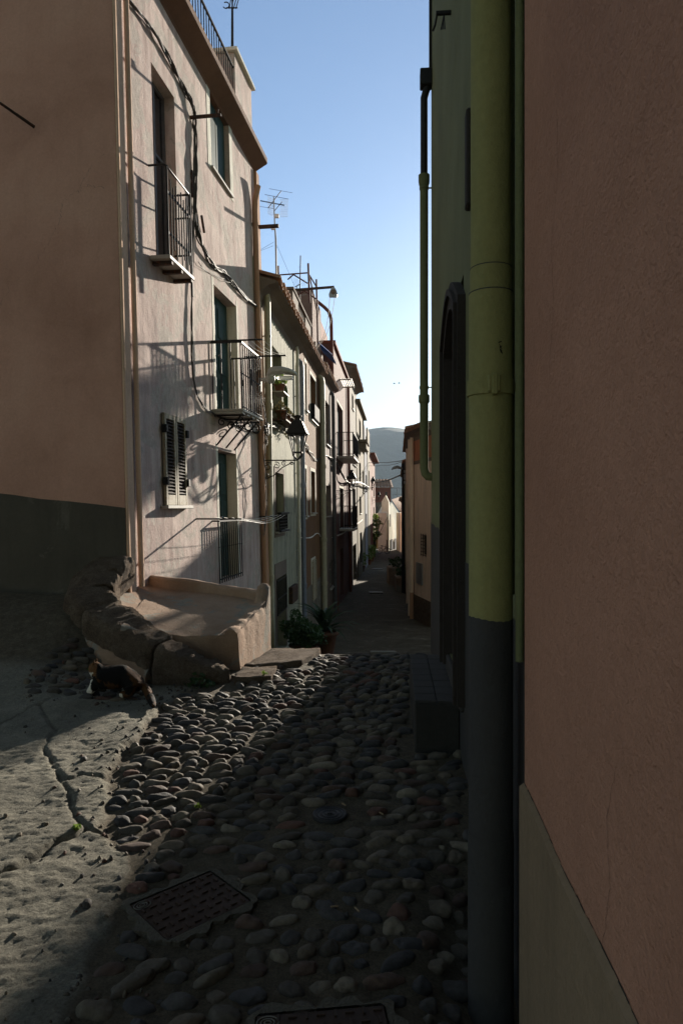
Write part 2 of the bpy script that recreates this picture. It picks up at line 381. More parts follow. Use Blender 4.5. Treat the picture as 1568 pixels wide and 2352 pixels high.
def ground_full(X, Y):
    z = base_z(X, Y)
    e = rock_edge(Y) + 0.10*fbm(X, Y, 3.0, 4, 0.6, 1)
    rock = sstep(e-X, -0.02, 0.03)*(1-sstep(Y, 5.6, 6.0)*1.0)
    near = 1-sstep(Y, 7.5, 9)
    r = 0.026 + 0.045*fbm(X, Y, 0.9, 3, 0.5, 2) + 0.010*np.abs(fbm(X, Y*1.6, 4.0, 4, 0.6, 3)) + 0.008*fbm(X*0.7+Y*0.35, Y*1.8-X*0.5, 13.0, 5, 0.8, 0)
    for k, c in enumerate(CR):
        d = seg_d(X+0.03*fbm(X, Y, 6, 3, 0.6, 2), Y+0.03*fbm(X, Y, 6, 3, 0.6, 1), c)
        r = r - (0.05 if k == 0 else 0.022)*np.exp(-(d/(0.012 if k else 0.015))**2)
        if k == 0: r = r + 0.03*np.exp(-(d/0.2)**2)
    m = 0.012*fbm(X, Y, 4, 4, 0.5, 1) + 0.006*fbm(X, Y, 22, 4, 0.6, 2)
    asp = sstep(Y, 6.9, 8.0)
    z = z + near*(rock*r + (1-rock)*m) + (1-near)*(0.03*fbm(X, Y, 0.8, 4, 0.5, 0)+0.012*fbm(X, Y, 3.0, 4, 0.6, 1))
    return z, rock, asp
def gz(x, y): return float(ground_full(np.array([float(x)]), np.array([float(y)]))[0][0])
def grid_mesh(name, xs, ys, mat, full=True, zoff=0.0):
    X, Y = np.meshgrid(xs, ys, indexing='ij')
    z, rock, asp = ground_full(X.ravel(), Y.ravel())
    v = np.stack([X.ravel(), Y.ravel(), z+zoff], 1); nx, ny = len(xs), len(ys)
    i = (np.arange(nx-1)[:, None]*ny+np.arange(ny-1)[None, :]).ravel()
    f = np.stack([i, i+ny, i+ny+1, i+1], 1)
    me = bpy.data.meshes.new(name)
    me.vertices.add(len(v)); me.vertices.foreach_set('co', v.ravel().astype(np.float32))
    me.loops.add(f.size); me.loops.foreach_set('vertex_index', f.ravel().astype(np.int32))
    me.polygons.add(len(f)); me.polygons.foreach_set('loop_start', np.arange(0, f.size, 4, dtype=np.int32))
    me.update(calc_edges=True); me.polygons.foreach_set('use_smooth', np.ones(len(f), bool))
    ca = me.color_attributes.new('rock', 'FLOAT_COLOR', 'POINT')
    ca.data.foreach_set('color', np.stack([rock, asp, asp*0, asp*0+1], 1).ravel().astype(np.float32))
    me.materials.append(mat); o = bpy.data.objects.new(name, me); COL.objects.link(o); return o
xs = np.concatenate([np.linspace(-40, -6, 18)[:-1], np.linspace(-6, -3.6, 50)[:-1], np.linspace(-3.6, 1.15, 330), np.linspace(1.15, 6, 40)[1:], np.linspace(6, 40, 16)[1:]])
ys = np.concatenate([np.linspace(-25, 1.2, 40)[:-1], np.linspace(1.2, 4.5, 240)[:-1], np.linspace(4.5, 8.5, 200), np.linspace(8.5, 30, 180)[1:], np.linspace(30, 130, 150)[1:], np.linspace(130, 260, 10)[1:]])
tag(grid_mesh('street', xs, ys, M['ground']), 'uneven stone and cement street falling away between the houses', kind='structure')
mb = MB(); mb.poly([(-6000, -3000, -7.5), (6000, -3000, -7.5), (6000, 9000, -7.5), (-6000, 9000, -7.5)])
tag(mb.build('ground', M['fields'], origin=(0, 0, 0)), 'low ground reaching out to the hills', kind='structure')
# ------------------------------------------------------------ facade builder
def facade(F, s0, s1, z0, z1, holes, depth):
    """closed house body: front sheet with real openings, reveals, sides, back and top"""
    mb = MB(F)
    ss = sorted(set([s0, s1]+[h[0] for h in holes]+[h[1] for h in holes])); zs = sorted(set([z0, z1]+[h[2] for h in holes]+[h[3] for h in holes]))
    for a, b in zip(ss[:-1], ss[1:]):
        for c, d in zip(zs[:-1], zs[1:]):
            m = ((a+b)/2, (c+d)/2)
            if any(h[0] < m[0] < h[1] and h[2] < m[1] < h[3] for h in holes): continue
            mb.poly([(a, 0, c), (b, 0, c), (b, 0, d), (a, 0, d)])
    for h in holes:
        a, b, c, d, r = h[:5]
        mb.poly([(a, 0, c), (a, -r, c), (a, -r, d), (a, 0, d)]); mb.poly([(b, 0, c), (b, -r, c), (b, -r, d), (b, 0, d)])
        mb.poly([(a, 0, c), (b, 0, c), (b, -r, c), (a, -r, c)]); mb.poly([(a, 0, d), (b, 0, d), (b, -r, d), (a, -r, d)])
        mb.poly([(a, -r, c), (b, -r, c), (b, -r, d), (a, -r, d)])
    D = -depth
    mb.poly([(s0, 0, z0), (s0, D, z0), (s0, D, z1), (s0, 0, z1)]); mb.poly([(s1, 0, z0), (s1, D, z0), (s1, D, z1), (s1, 0, z1)])
    mb.poly([(s0, D, z0), (s1, D, z0), (s1, D, z1), (s0, D, z1)]); mb.poly([(s0, 0, z1), (s1, 0, z1), (s1, D, z1), (s0, D, z1)])
    return mb
def box_px(F, u0, vt, vb, u1, rec):
    s0, zt = F.px(u0, vt); _, zb = F.px(u0, vb); s1, _ = F.px(u1, vt)
    return [s0, s1, zb, zt, rec]
def window(root, F, h, frame='darkwood', pane='glass', bars=1, mid=True, name='window', fw=0.05):
    a, b, c, d, r = h[:5]; g = 0.006; mb = MB(F); q = -r+0.01
    for x0, x1, y0, y1 in ((a+g, a+fw, c+g, d-g), (b-fw, b-g, c+g, d-g), (a+fw, b-fw, c+g, c+fw+0.02), (a+fw, b-fw, d-fw, d-g)):
        mb.box(x0, x1, q, q+0.04, y0, y1)
    for k in range(bars):
        x = a+(b-a)*(k+1)/(bars+1); mb.box(x-0.025, x+0.025, q, q+0.045, c+fw, d-fw)
    if mid:
        z = c+(d-c)*0.62; mb.box(a+fw, b-fw, q, q+0.035, z-0.018, z+0.018)
    w = mb.build(name, M[frame], root)
    mb = MB(F); mb.box(a+fw*0.6, b-fw*0.6, q+0.004, q+0.012, c+fw*0.6, d-fw*0.6); mb.build('pane', M[pane], w)
    return w
def sill(root, F, h, over=0.07, out=0.08, t=0.04, mat='marble'):
    a, b, c, d = h[:4]; mb = MB(F); mb.bbox(a-over, b+over, -0.02, out, c-t, c+0.004, 0.006); return mb.build('sill', M[mat], root)
def door(root, F, h, mat='greenwood', leaves=2, glazed=0.0):
    a, b, c, d, r = h[:5]; mb = MB(F); q = -r+0.012; w = (b-a-0.03)/leaves
    for k in range(leaves):
        x0 = a+0.012+k*w; x1 = x0+w-0.008
        mb.bbox(x0, x1, q, q+0.04, c+0.01, d-0.01, 0.005)
        n = 3
        for j in range(n):
            z0 = c+0.12+(d-c-0.2)*j/n; z1 = c+0.12+(d-c-0.2)*(j+1)/n-0.1
            mb.bbox(x0+0.07, x1-0.07, q+0.041, q+0.055, z0, z1, 0.006)
    o = mb.build('door', M[mat], root)
    mb = MB(F); mb.tube([((a+b)/2+0.05, q+0.04, c+1.0), ((a+b)/2+0.05, q+0.09, c+1.0), ((a+b)/2-0.02, q+0.09, c+1.0)], 0.01, 6); mb.build('handle', M['steel'], o)
    return o
def pipe(mb, F, s, z0, z1, r, d=None, n=14, rings=None):
    d = d or r+0.03
    mb.tube([(s, d, z0), (s, d, z1)], r, n)
def pipe_obj(root, F, s, z0, z1, r, mat, gap=0.03, joints=(), clips=(), name='drainpipe', top=True):
    mb = MB(F); d = r+gap; mb.tube([(s, d, z0), (s, d, z1)], r, 16)
    if top: mb.tube([(s, d, z1-0.01), (s, d-0.02, z1+0.10), (s, 0.0, z1+0.18)], r, 16)
    for j in joints: mb.tube([(s, d, j-0.07), (s, d, j-0.03), (s, d, j-0.015), (s, d, j+0.07)], [r*1.02, r*1.18, r*1.22, r*1.22], 16)
    o = mb.build(name, M[mat], root)
    if clips:
        for c in clips:
            mb = MB(F); mb.tube([(s, d, c-0.012), (s, d, c+0.012)], r*1.12, 16); mb.box(s-0.012, s+0.012, -0.01, d, c-0.01, c+0.01)
            mb.build('pipe_clamp', M[mat], o)
    return o
def tile_eave(root, F, s0, s1, z, out, back, rise, mat='tiles', pitch=0.22, r=0.085, name='roof', soffit=None, cove=0.32):
    """courses of half round tiles, open ends to the street"""
    mb = MB(F); n = max(2, int((s1-s0)/pitch)); p = (s1-s0)/n; K = 6
    for k in range(n):
        c = s0+(k+0.5)*p
        jit = random.uniform(-0.015, 0.015)
        for rr, sgn, dz in ((r, 1, 0.055), (r*0.95, -1, 0.045)):
            cc = c if sgn > 0 else c+p/2
            outer = [(cc-rr*math.cos(math.pi*j/K), sgn*rr*math.sin(math.pi*j/K)+dz) for j in range(K+1)]
            inner = [(cc-(rr-0.016)*math.cos(math.pi*j/K), sgn*(rr-0.016)*math.sin(math.pi*j/K)+dz) for j in range(K+1)]
            o_ = out+jit
            for j in range(K):
                a, b, a2, b2 = outer[j], outer[j+1], inner[j], inner[j+1]
                mb.poly([(a[0], o_, z+a[1]), (b[0], o_, z+b[1]), (b[0], -back, z+rise+b[1]), (a[0], -back, z+rise+a[1])], True)
                mb.poly([(a2[0], o_, z+a2[1]), (b2[0], o_, z+b2[1]), (b2[0], -back, z+rise+b2[1]), (a2[0], -back, z+rise+a2[1])], True)
                mb.poly([(a[0], o_, z+a[1]), (b[0], o_, z+b[1]), (b2[0], o_, z+b2[1]), (a2[0], o_, z+a2[1])])
    o = mb.build(name, M[mat], root)
    mb = MB(F)                                       # coved soffit under the tiles
    pr = [(0.0, -cove), (0.03, -cove*0.62), (out*0.45, -0.08), (out*0.85, -0.03), (out*0.9, 0.0), (-back, rise-0.02), (-back, -cove)]
    for a, b in zip(pr, pr[1:]+pr[:1]): mb.poly([(s0, a[0], z+a[1]), (s1, a[0], z+a[1]), (s1, b[0], z+b[1]), (s0, b[0], z+b[1])], False)
    mb.poly([(s0, a, z+b) for a, b in pr]); mb.poly([(s1, a, z+b) for a, b in pr])
    mb.build('soffit', M[soffit or 'surround'], o)
    return o
def wob(k, a=0.01): return random.uniform(-a, a)
def cable(pts, r, mat, name, label, cat='cable', group=None, parent=None, n=6, F=None, strands=1, spread=0.02):
    """smoothed bundle through the points"""
    P = [Vector(F(*p)) if F else Vector(p) for p in pts]
    def cr(t):
        k = min(int(t), len(P)-2); f = t-k; p0 = P[max(k-1, 0)]; p1 = P[k]; p2 = P[k+1]; p3 = P[min(k+2, len(P)-1)]
        return 0.5*((2*p1)+(p2-p0)*f+(2*p0-5*p1+4*p2-p3)*f*f+(3*p1-p0-3*p2+p3)*f**3)
    m = (len(P)-1)*8; mb = MB()
    for q in range(strands):
        ph = random.uniform(0, 6.28); a = 0 if strands == 1 else spread
        w = [cr(min(i/8, len(P)-1.0001)) + Vector((a*math.cos(ph+i*0.21*(1+q*0.2)), 0, a*math.sin(ph+i*0.17*(1+q*0.13))))*(0.2+0.8*abs(math.sin(i*0.4+q))) for i in range(m+1)]
        mb.tube(w, r*random.uniform(0.7, 1.15), n)
    o = mb.build(name, M[mat], parent)
    if parent is None: tag(o, label, cat, group)
    return o
def spiral(mb, F, s, d0, z0, r0, turns=1.4, r=0.009, flip=1, ang=0.0):
    pts = []
    for k in range(26):
        t = k/25; a = ang+flip*t*turns*2*math.pi; rr = r0*(1-0.8*t)
        pts.append((s, d0+rr*math.cos(a), z0+rr*math.sin(a)))
    mb.tube(pts, r, 6)

# ------------------------------------------------------------ near left house
LEAN = 0.028
F1 = Frame(-2.34, 7.5, 0.144, 1.0, LEAN, 1, 0.6)
ZT = 8.55
h1 = box_px(F1, 347, 142, 562, 398, 0.19); s_, z_ = F1.px(347, 142); h1[3] = z_; h1[2] = 4.74
h2 = box_px(F1, 480, 182, 375, 522, 0.16)
h3 = box_px(F1, 490, 652, 938, 541, 0.22)
h4 = box_px(F1, 500, 1032, 1230, 542, 0.22); h4[2] = 0.45
S1 = F1.px(597, 700)[0]
B1 = empty('plastered_house', (-2.34, 7.5, 0.0), 'tall worn pink plaster house at the near left with iron balconies and a roof terrace', 'house', 'houses along the left side of the street')
holes = [h1, h2, h3, h4]
facade(F1, 0, S1, -3, ZT, holes, 7).build('wall', M['pink'], B1)
# shaded side wall, 12 mm proud of the body, with its painted plinth
mb = MB(F1); mb.box(-0.012, -0.001, -8, 0.0, -1, ZT+1.5); mb.build('side_wall', M['pink_side'], B1, label='smooth brown pink side wall in shade')
mb = MB(F1); n = 24
ptsb = []
for k in range(n+1):
    d = -8+8*k/n; zt = 1.6 + (-d)*0.105 + 0.004*math.sin(k*1.7)+wob(0, 0.004)
    ptsb.append((d, zt))
for (d0, z0), (d1, z1) in zip(ptsb[:-1], ptsb[1:]):
    mb.poly([(-0.018, d0, -1), (-0.018, d1, -1), (-0.018, d1, z1), (-0.018, d0, z0)]); mb.poly([(-0.018, d0, z0), (-0.018, d1, z1), (-0.012, d1, z1), (-0.012, d0, z0)])
mb.poly([(-0.018, 0, -1), (-0.001, 0, -1), (-0.001, 0, 1.6), (-0.018, 0, 1.6)])
mb.build('plinth', M['plinth'], B1)
# hairline cracks on the side wall, thin grooves of dark filler
def crack(F, pts, name, root, s=-0.0135, w=0.004):
    mb = MB(F); P = []
    for a, b in zip(pts[:-1], pts[1:]):
        for k in range(8):
            t = k/8; P.append((a[0]+(b[0]-a[0])*t+wob(0, 0.02), a[1]+(b[1]-a[1])*t+wob(0, 0.02)))
    P.append(pts[-1])
    for a, b in zip(P[:-1], P[1:]):
        ww = w*random.uniform(0.4, 1.0)
        mb.poly([(s, a[0]-ww/2, a[1]), (s, a[0]+ww/2, a[1]+ww*0.6), (s, b[0]+ww/2, b[1]+ww*0.6), (s, b[0]-ww/2, b[1])])
    return mb.build(name, M['surround'], root)
FS = Frame(-2.34, 7.5, -0.99, 0.1425, 0, 1); FS.n = Vector((-0.1425, -0.99, 0))
def side_px(u, v):
    s, z = FS.px(u, v); return (-s, z)
crack(F1, [side_px(*p) for p in ((268, 430), (230, 425), (205, 440), (170, 460), (163, 500), (135, 560), (100, 610), (50, 650), (20, 700), (0, 720))], 'wall_crack', B1)
crack(F1, [side_px(*p) for p in ((268, 350), (235, 385), (215, 420), (205, 440))], 'wall_crack', B1)
# cornice: sloping brown soffit, then the parapet, roof floor
sc0 = -0.02
mb = MB(F1)
pr = [(0.0, ZT-0.37), (0.03, ZT-0.34), (0.24, ZT-0.22), (0.26, ZT-0.20), (0.26, ZT-0.10), (0.22, ZT-0.07), (-0.3, ZT+0.01), (-0.3, ZT-0.37)]
for a, b in zip(pr, pr[1:]+pr[:1]): mb.poly([(sc0, a[0], a[1]), (S1-0.12, a[0], a[1]), (S1-0.12, b[0], b[1]), (sc0, b[0], b[1])])
mb.poly([(sc0, *p) for p in pr]); mb.poly([(S1-0.12, *p) for p in pr])
mb.build('cornice', M['cornice'], B1)
mb = MB(F1); mb.bbox(0, S1-0.1, -0.26, 0.20, ZT-0.04, ZT+0.04, 0.015); mb.build('parapet', M['greyg'], B1, label='low mossy parapet along the roof edge')
# terrace railing
sp0, _ = F1.px(546, 170)
mb = MB(F1); zr = ZT+0.04
mb.tube([(0, -0.05, zr+0.95), (sp0-0.1, -0.05, zr+0.95)], 0.022, 8); mb.tube([(0, -0.05, zr+0.08), (sp0-0.1, -0.05, zr+0.08)], 0.012, 6)
k = 0.0
while k < sp0-0.1:
    mb.tube([(k, -0.05, zr), (k, -0.05, zr+0.95)], 0.009, 6); k += 0.125
mb.build('terrace_railing', M['iron'], B1)
# end pillar of the terrace
mb = MB(F1)
mb.bbox(sp0-0.12, S1-0.14, -0.45, -0.02, zr-0.02, zr+1.22, 0.015)
pl = mb.build('terrace_pillar', M['pink'], B1)
mb = MB(F1); mb.bbox(sp0-0.18, S1-0.08, -0.5, 0.05, zr+1.221, zr+1.29, 0.01); mb.build('coping', M['white'], pl)
# windows and doors of the house
window(B1, F1, h1, 'greywood', 'glass', 1, True, name='balcony_door')
w2 = window(B1, F1, h2, 'greenwood', 'dark', 0, False)
mb = MB(F1)                                    # green shutter leaf inside window 2
mb.bbox(h2[0]+0.02, h2[0]+(h2[1]-h2[0])*0.5, -0.11, -0.08, h2[2]+0.02, h2[3]-0.02, 0.006)
mb.bbox(h2[0]+(h2[1]-h2[0])*0.52, h2[1]-0.02, -0.11, -0.08, h2[2]+0.02, h2[3]-0.02, 0.006)
mb.build('shutter', M['greenwood'], B1)
mb = MB(F1); a, b, c, d = h2[:4]
for x0, x1, y0, y1 in ((a-0.16, a, c-0.05, d+0.16), (b, b+0.17, c-0.05, d+0.16), (a, b, d, d+0.16)): mb.box(x0, x1, -0.002, 0.006, y0, y1)
mb.build('window_surround', M['white'], B1)
sill(B1, F1, h2, 0.05, 0.05, 0.035)
door(B1, F1, h3, 'greenwood', 2); door(B1, F1, h4, 'greenwood', 2)
mb = MB(F1)                                    # whitewashed reveals of the two doors
for h in (h3, h4):
    mb.box(h[1]-0.006, h[1]-0.001, -0.2, 0.004, h[2], h[3]); mb.box(h[1]-0.001, h[1]+0.07, 0.001, 0.004, h[2], h[3]+0.1); mb.box(h[0]-0.09, h[0]+0.001, 0.001, 0.004, h[2], h[3]+0.1)
mb.build('whitewashed_reveal', M['white'], B1)
# louvred shutter window
hs = box_px(F1, 369, 947, 1160, 418, 0.1)
a, b, c, d = hs[:4]; mb = MB(F1); m = (a+b)/2
for x0, x1 in ((a, m-0.006), (m+0.006, b)):
    for q in ((x0, x0+0.055, c, d), (x1-0.055, x1, c, d), (x0+0.055, x1-0.055, c, c+0.13), (x0+0.055, x1-0.055, d-0.07, d)):
        mb.bbox(q[0], q[1], 0.012, 0.052, q[2], q[3], 0.004)
sh = mb.build('louvred_shutter', M['shutter'], B1)
mb = MB(F1)
for x0, x1 in ((a+0.055, m-0.061), (m+0.061, b-0.055)):
    z = c+0.15
    while z < d-0.09:
        mb.poly([(x0, 0.014, z+0.030), (x1, 0.014, z+0.030), (x1, 0.05, z), (x0, 0.05, z)]); mb.poly([(x0, 0.014, z+0.036), (x1, 0.014, z+0.036), (x1, 0.05, z+0.006), (x0, 0.05, z+0.006)])
        mb.poly([(x0, 0.05, z), (x1, 0.05, z), (x1, 0.05, z+0.006), (x0, 0.05, z+0.006)]); z += 0.043
mb.build('louvre_slats', M['darkwood'], sh)
mb = MB(F1); mb.box(a+0.02, b-0.02, 0.002, 0.010, c+0.02, d-0.02); mb.build('window_opening', M['dark'], B1)
for z in (c+0.3, d-0.2):
    for x, q in ((a, -1), (b, 1)): mb = MB(F1); mb.bbox(x-0.03, x+0.03, 0.02, 0.085, z-0.05, z+0.05, 0.005); mb.build('hinge', M['iron'], sh)
mb = MB(F1); mb.bbox(a-0.07, b+0.08, 0.0, 0.10, c-0.045, c-0.004, 0.006); mb.build('sill', M['marble'], B1)
# corner pipe and far pipe
so, _ = F1.px(268, 0, 0.05)
mb = MB(F1); mb.bbox(-0.005, 0.17, -0.02, 0.03, -1.0, ZT-0.37, 0.012); mb.build('corner_band', M['trim'], B1)
mb = MB(F1); mb.tube([(0.25, 0.045, 0.7), (0.25, 0.045, ZT-0.37)], 0.032, 12); mb.build('drainpipe', M['trim'], B1)
mb = MB(F1); mb.tube([(S1-0.42, 0.06, -0.5), (S1-0.42, 0.06, 7.35)], 0.055, 14)
mb.tube([(S1-0.42, 0.06, 7.3), (S1-0.42, 0.07, 7.5), (S1-0.36, 0.12, 7.8)], 0.055, 14)
mb.build('drainpipe', M['orange_pipe'], B1)
mb = MB(F1); mb.bbox(S1-0.20, S1+0.01, 0.0, 0.05, -0.5, ZT-0.36, 0.01); mb.build('corner_pilaster', M['orange_pipe'], B1)
# balcony 1 (small iron rail on a stone slab)
L1 = 0.26; sA, zA = F1.px(348, 566); sB, _ = F1.px(447, 636, L1); sA2, _ = F1.px(386, 566, L1); sA = (sA2+sA)/2
zS = 4.66
bal = empty('small_balcony', F1(sA, 0, zS), 'shallow upper balcony with short straight bars on a white slab', 'balcony')
bal.parent = None
mb = MB(F1); mb.bbox(sA, sB, -0.0, L1, zS-0.03, zS+0.02, 0.006); mb.build('slab', M['marble'], B1)
bpy.data.objects.remove(bal)
RB = MB(F1); RB.F = F1
mb = MB(F1); zt1 = zS+1.13
e = 0.03
mb.tube([(sA+e, -0.02, zt1), (sA+e, L1-0.07, zt1), (sA+e+0.02, L1-0.03, zt1-0.01), (sA+e+0.06, L1-e, zt1-0.02), (sB-e, L1-e, zt1-0.02), (sB-e, -0.02, zt1-0.02)], 0.014, 8)
mb.tube([(sA+e, L1-e, zS-0.02), (sA+e, L1-e, zt1-0.02)], 0.014, 8); mb.tube([(sB-e, L1-e, zS-0.25), (sB-e, L1-e, zt1)], 0.016, 8)
for z in (zS+0.80, zS+0.30): mb.box(sA+e, sB-e, L1-e-0.004, L1-e+0.008, z-0.016, z+0.016)
for z in (zS+0.80, zS+0.30): mb.box(sB-e-0.004, sB-e+0.004, 0, L1-e, z-0.012, z+0.012)
nb = 9
for k in range(1, nb):
    s = sA+e+(sB-sA-2*e)*k/nb; lo, hi = ((0.14, 0.92), (0.04, 0.98))[k % 2]
    mb.tube([(s, L1-e+0.012, zS+lo), (s, L1-e+0.012, zS+hi)], 0.0085, 6)
mb.build('balcony_railing', M['iron'], B1)
for s in (sA+0.10, (sA+sB)/2, sB-0.07): mb = MB(F1); mb.bbox(s-0.03, s+0.03, 0, L1-0.01, zS-0.075, zS-0.031, 0.004); mb.build('slab_bracket', M['rust'], B1)
# balcony 2 (deeper, scroll brackets)
L2 = 0.50; s2a, _ = F1.px(486, 938); s2b, _ = F1.px(605, 970, L2); z2 = h3[2]-0.02; zt2 = z2+1.02
mb = MB(F1); mb.bbox(s2a, s2b, 0, L2, z2-0.045, z2, 0.01)
k = s2a
while k < s2b-0.1: mb.box(k, k+0.16, 0.0, L2-0.02, z2-0.075, z2-0.046); k += 0.28
mb.build('slab', M['marble'], B1, label='worn deep slab of the middle balcony')
mb = MB(F1)
mb.box(s2a+0.02, s2a+0.045, -0.02, L2, zt2-0.012, zt2+0.012); mb.box(s2b-0.045, s2b-0.02, -0.02, L2+0.0, zt2-0.012, zt2+0.012)
mb.box(s2a+0.02, s2b-0.02, L2-0.045, L2-0.01, zt2-0.012, zt2+0.012); mb.box(s2a+0.02, s2b-0.02, L2-0.035, L2-0.02, z2+0.03, z2+0.045)
for z in (z2+0.55,): mb.box(s2a+0.02, s2b-0.02, L2-0.033, L2-0.022, z-0.006, z+0.006)
for d in (0.02, 0.16, 0.31): mb.tube([(s2a+0.03, d, z2), (s2a+0.03, d, zt2)], 0.010, 6); mb.tube([(s2b-0.03, d, z2), (s2b-0.03, d, zt2)], 0.010, 6)
k = s2a+0.03; n = int((s2b-s2a-0.06)/0.115)
for j in range(n+1):
    s = s2a+0.03+(s2b-s2a-0.06)*j/n; mb.tube([(s, L2-0.028, z2), (s, L2-0.028, zt2)], 0.010, 6)
    mb.lathe((s, L2-0.028, z2+0.55), [(0.0, -0.02), (0.017, 0), (0.0, 0.02)], 6, caps=False)
mb.build('balcony_railing', M['iron'], B1)
for s in (s2a+0.12, (s2a+s2b)/2, s2b-0.15):
    mb = MB(F1)
    mb.box(s-0.012, s+0.012, 0, L2-0.02, z2-0.10, z2-0.077)
    mb.tube([(s, 0.02, z2-0.55), (s, L2-0.08, z2-0.10)], 0.014, 6)
    spiral(mb, F1, s, L2-0.10, z2-0.20, 0.09, 1.4, 0.011, -1, 1.6); spiral(mb, F1, s, 0.12, z2-0.19, 0.07, 1.3, 0.010, 1, 0.5)
    mb.build('scroll_bracket', M['iron'], B1)
# laundry arms and cords of balcony 2
zL = zt2+0.02; LA = F1.px(605, 787, 0)[0]
def arm_len(F, s, z, u_t):
    lo, hi = 0.0, 3.0
    for _ in range(40):
        m_ = (lo+hi)/2; p = F(s, m_, z); u = 784+1568*p.x/p.y
        if u < u_t: lo = m_
        else: hi = m_
    return lo
la = arm_len(F1, s2a+0.03, zL, 603); lb = arm_len(F1, s2b-0.03, zL, 656)
lr = empty('laundry_rack', F1(s2a, 0, zL), 'laundry cords strung between two iron arms at the middle balcony rail', 'clothesline', 'laundry cords on the left facades')
mb = MB(F1); mb.box(s2a+0.05, s2a+0.075, 0, la, zL, zL+0.022); mb.build('arm', M['iron'], lr)
mb = MB(F1); mb.box(s2b-0.02, s2b+0.005, 0.2, lb, zL, zL+0.022); mb.build('arm', M['iron'], lr)
for k in range(4):
    f = 0.62+0.12*k
    mb = MB(F1); P = [(s2a+0.06+(s2b-s2a-0.07)*t, (la*f)*(1-t)+(0.2+(lb-0.2)*f)*t, zL+0.03-0.05*math.sin(math.pi*t)) for t in np.linspace(0, 1, 9)]
    mb.tube(P, 0.0035, 5); mb.build('cord', M['line'], lr)
# lower window railing and its laundry arms
s3a, _ = F1.px(502, 1200, 0.1); s3b, _ = F1.px(554, 1200, 0.1); z3 = F1.px(502, 1197, 0.1)[1]
mb = MB(F1)
mb.box(s3a, s3b, 0.09, 0.115, z3-0.012, z3+0.012); mb.box(s3a, s3a+0.02, -0.02, 0.11, z3-0.012, z3+0.012)
mb.box(s3a, s3b, 0.095, 0.11, 0.5, 0.52)
for j in range(12):
    s = s3a+(s3b-s3a)*j/11; mb.tube([(s, 0.10, 0.45), (s, 0.10, z3)], 0.0085, 6); mb.lathe((s, 0.10, 1.0), [(0, -0.02), (0.016, 0), (0, 0.02)], 6, caps=False)
mb.build('door_railing', M['iron'], B1)
s3, z3a = F1.px(450, 1192); l3 = arm_len(F1, s3, z3a, 555)
lr3 = empty('laundry_rack', F1(s3, 0, z3a), 'laundry cords between two iron arms across the lowest green door', 'clothesline', 'laundry cords on the left facades')
mb = MB(F1); mb.box(s3, s3+0.022, 0, l3, z3a-0.01, z3a+0.012); mb.build('arm', M['iron'], lr3)
s4 = S1-0.5; l4 = arm_len(F1, s4, z3a, 656)
mb = MB(F1); mb.box(s4, s4+0.022, 0.0, l4, z3a-0.02, z3a+0.002); mb.build('arm', M['iron'], lr3)
for k in range(4):
    f = 0.45+0.17*k; mb = MB(F1)
    P = [(s3+(s4-s3)*t, l3*f*(1-t)+l4*(0.55+0.14*k)*t, z3a+0.02-0.06*math.sin(math.pi*t)*(1+0.3*k)) for t in np.linspace(0, 1, 11)]
    mb.tube(P, 0.0035, 5); mb.build('cord', M['line'], lr3)
# iron brackets
sb_, zb_ = F1.px(437, 270); mb = MB(F1); lbk = arm_len(F1, sb_, zb_, 508)
mb.box(sb_-0.02, sb_+0.02, -0.02, lbk, zb_-0.018, zb_+0.018); mb.tube([(sb_, lbk-0.06, zb_+0.018), (sb_, lbk-0.05, zb_+0.09)], 0.018, 6)
tag(mb.build('cable_bracket', M['rust']), 'rusty iron bar sticking out beside the top green window, cables pass behind it', 'bracket')
sb2, zb2 = F1.px(586, 517); mb = MB(F1); l_ = arm_len(F1, S1-0.1, zb2, 640)
mb.box(S1-0.13, S1-0.07, 0.0, l_, zb2-0.03, zb2+0.03)
tag(mb.build('iron_beam', M['rust']), 'dark iron beam jutting out against the sky below the pink house cornice', 'bracket')
mb = MB(); a = ray(-30, 215, 7.2); b = ray(80, 292, 7.55); mb.tube([a, b], [0.012, 0.018], 6)
tag(mb.build('iron_rod', M['rust']), 'rusty iron rod stuck in the brown side wall at the left edge', 'rod')
sb, zb = F1.px(437, 390); sbb, zbb = F1.px(465, 535)
mb = MB(F1); mb.box(sb, sb+0.03, 0.01, 0.03, F1.px(437, 450)[1], zb); mb.build('iron_strap', M['rust'], B1)
mb = MB(F1); mb.tube([(F1.px(457, 495)[0], 0.04, F1.px(457, 495)[1]), (sbb, 0.03, zbb)], 0.02, 6); mb.build('cable_cover', M['rust'], B1)
sx, zx = F1.px(432, 16); mb = MB(F1); mb.box(sx-0.02, sx+0.02, 0.0, 0.12, zx-0.33, zx-0.30); mb.box(sx-0.02, sx+0.02, 0.10, 0.12, zx-0.30, zx-0.10); mb.build('iron_hook', M['rust'], B1)
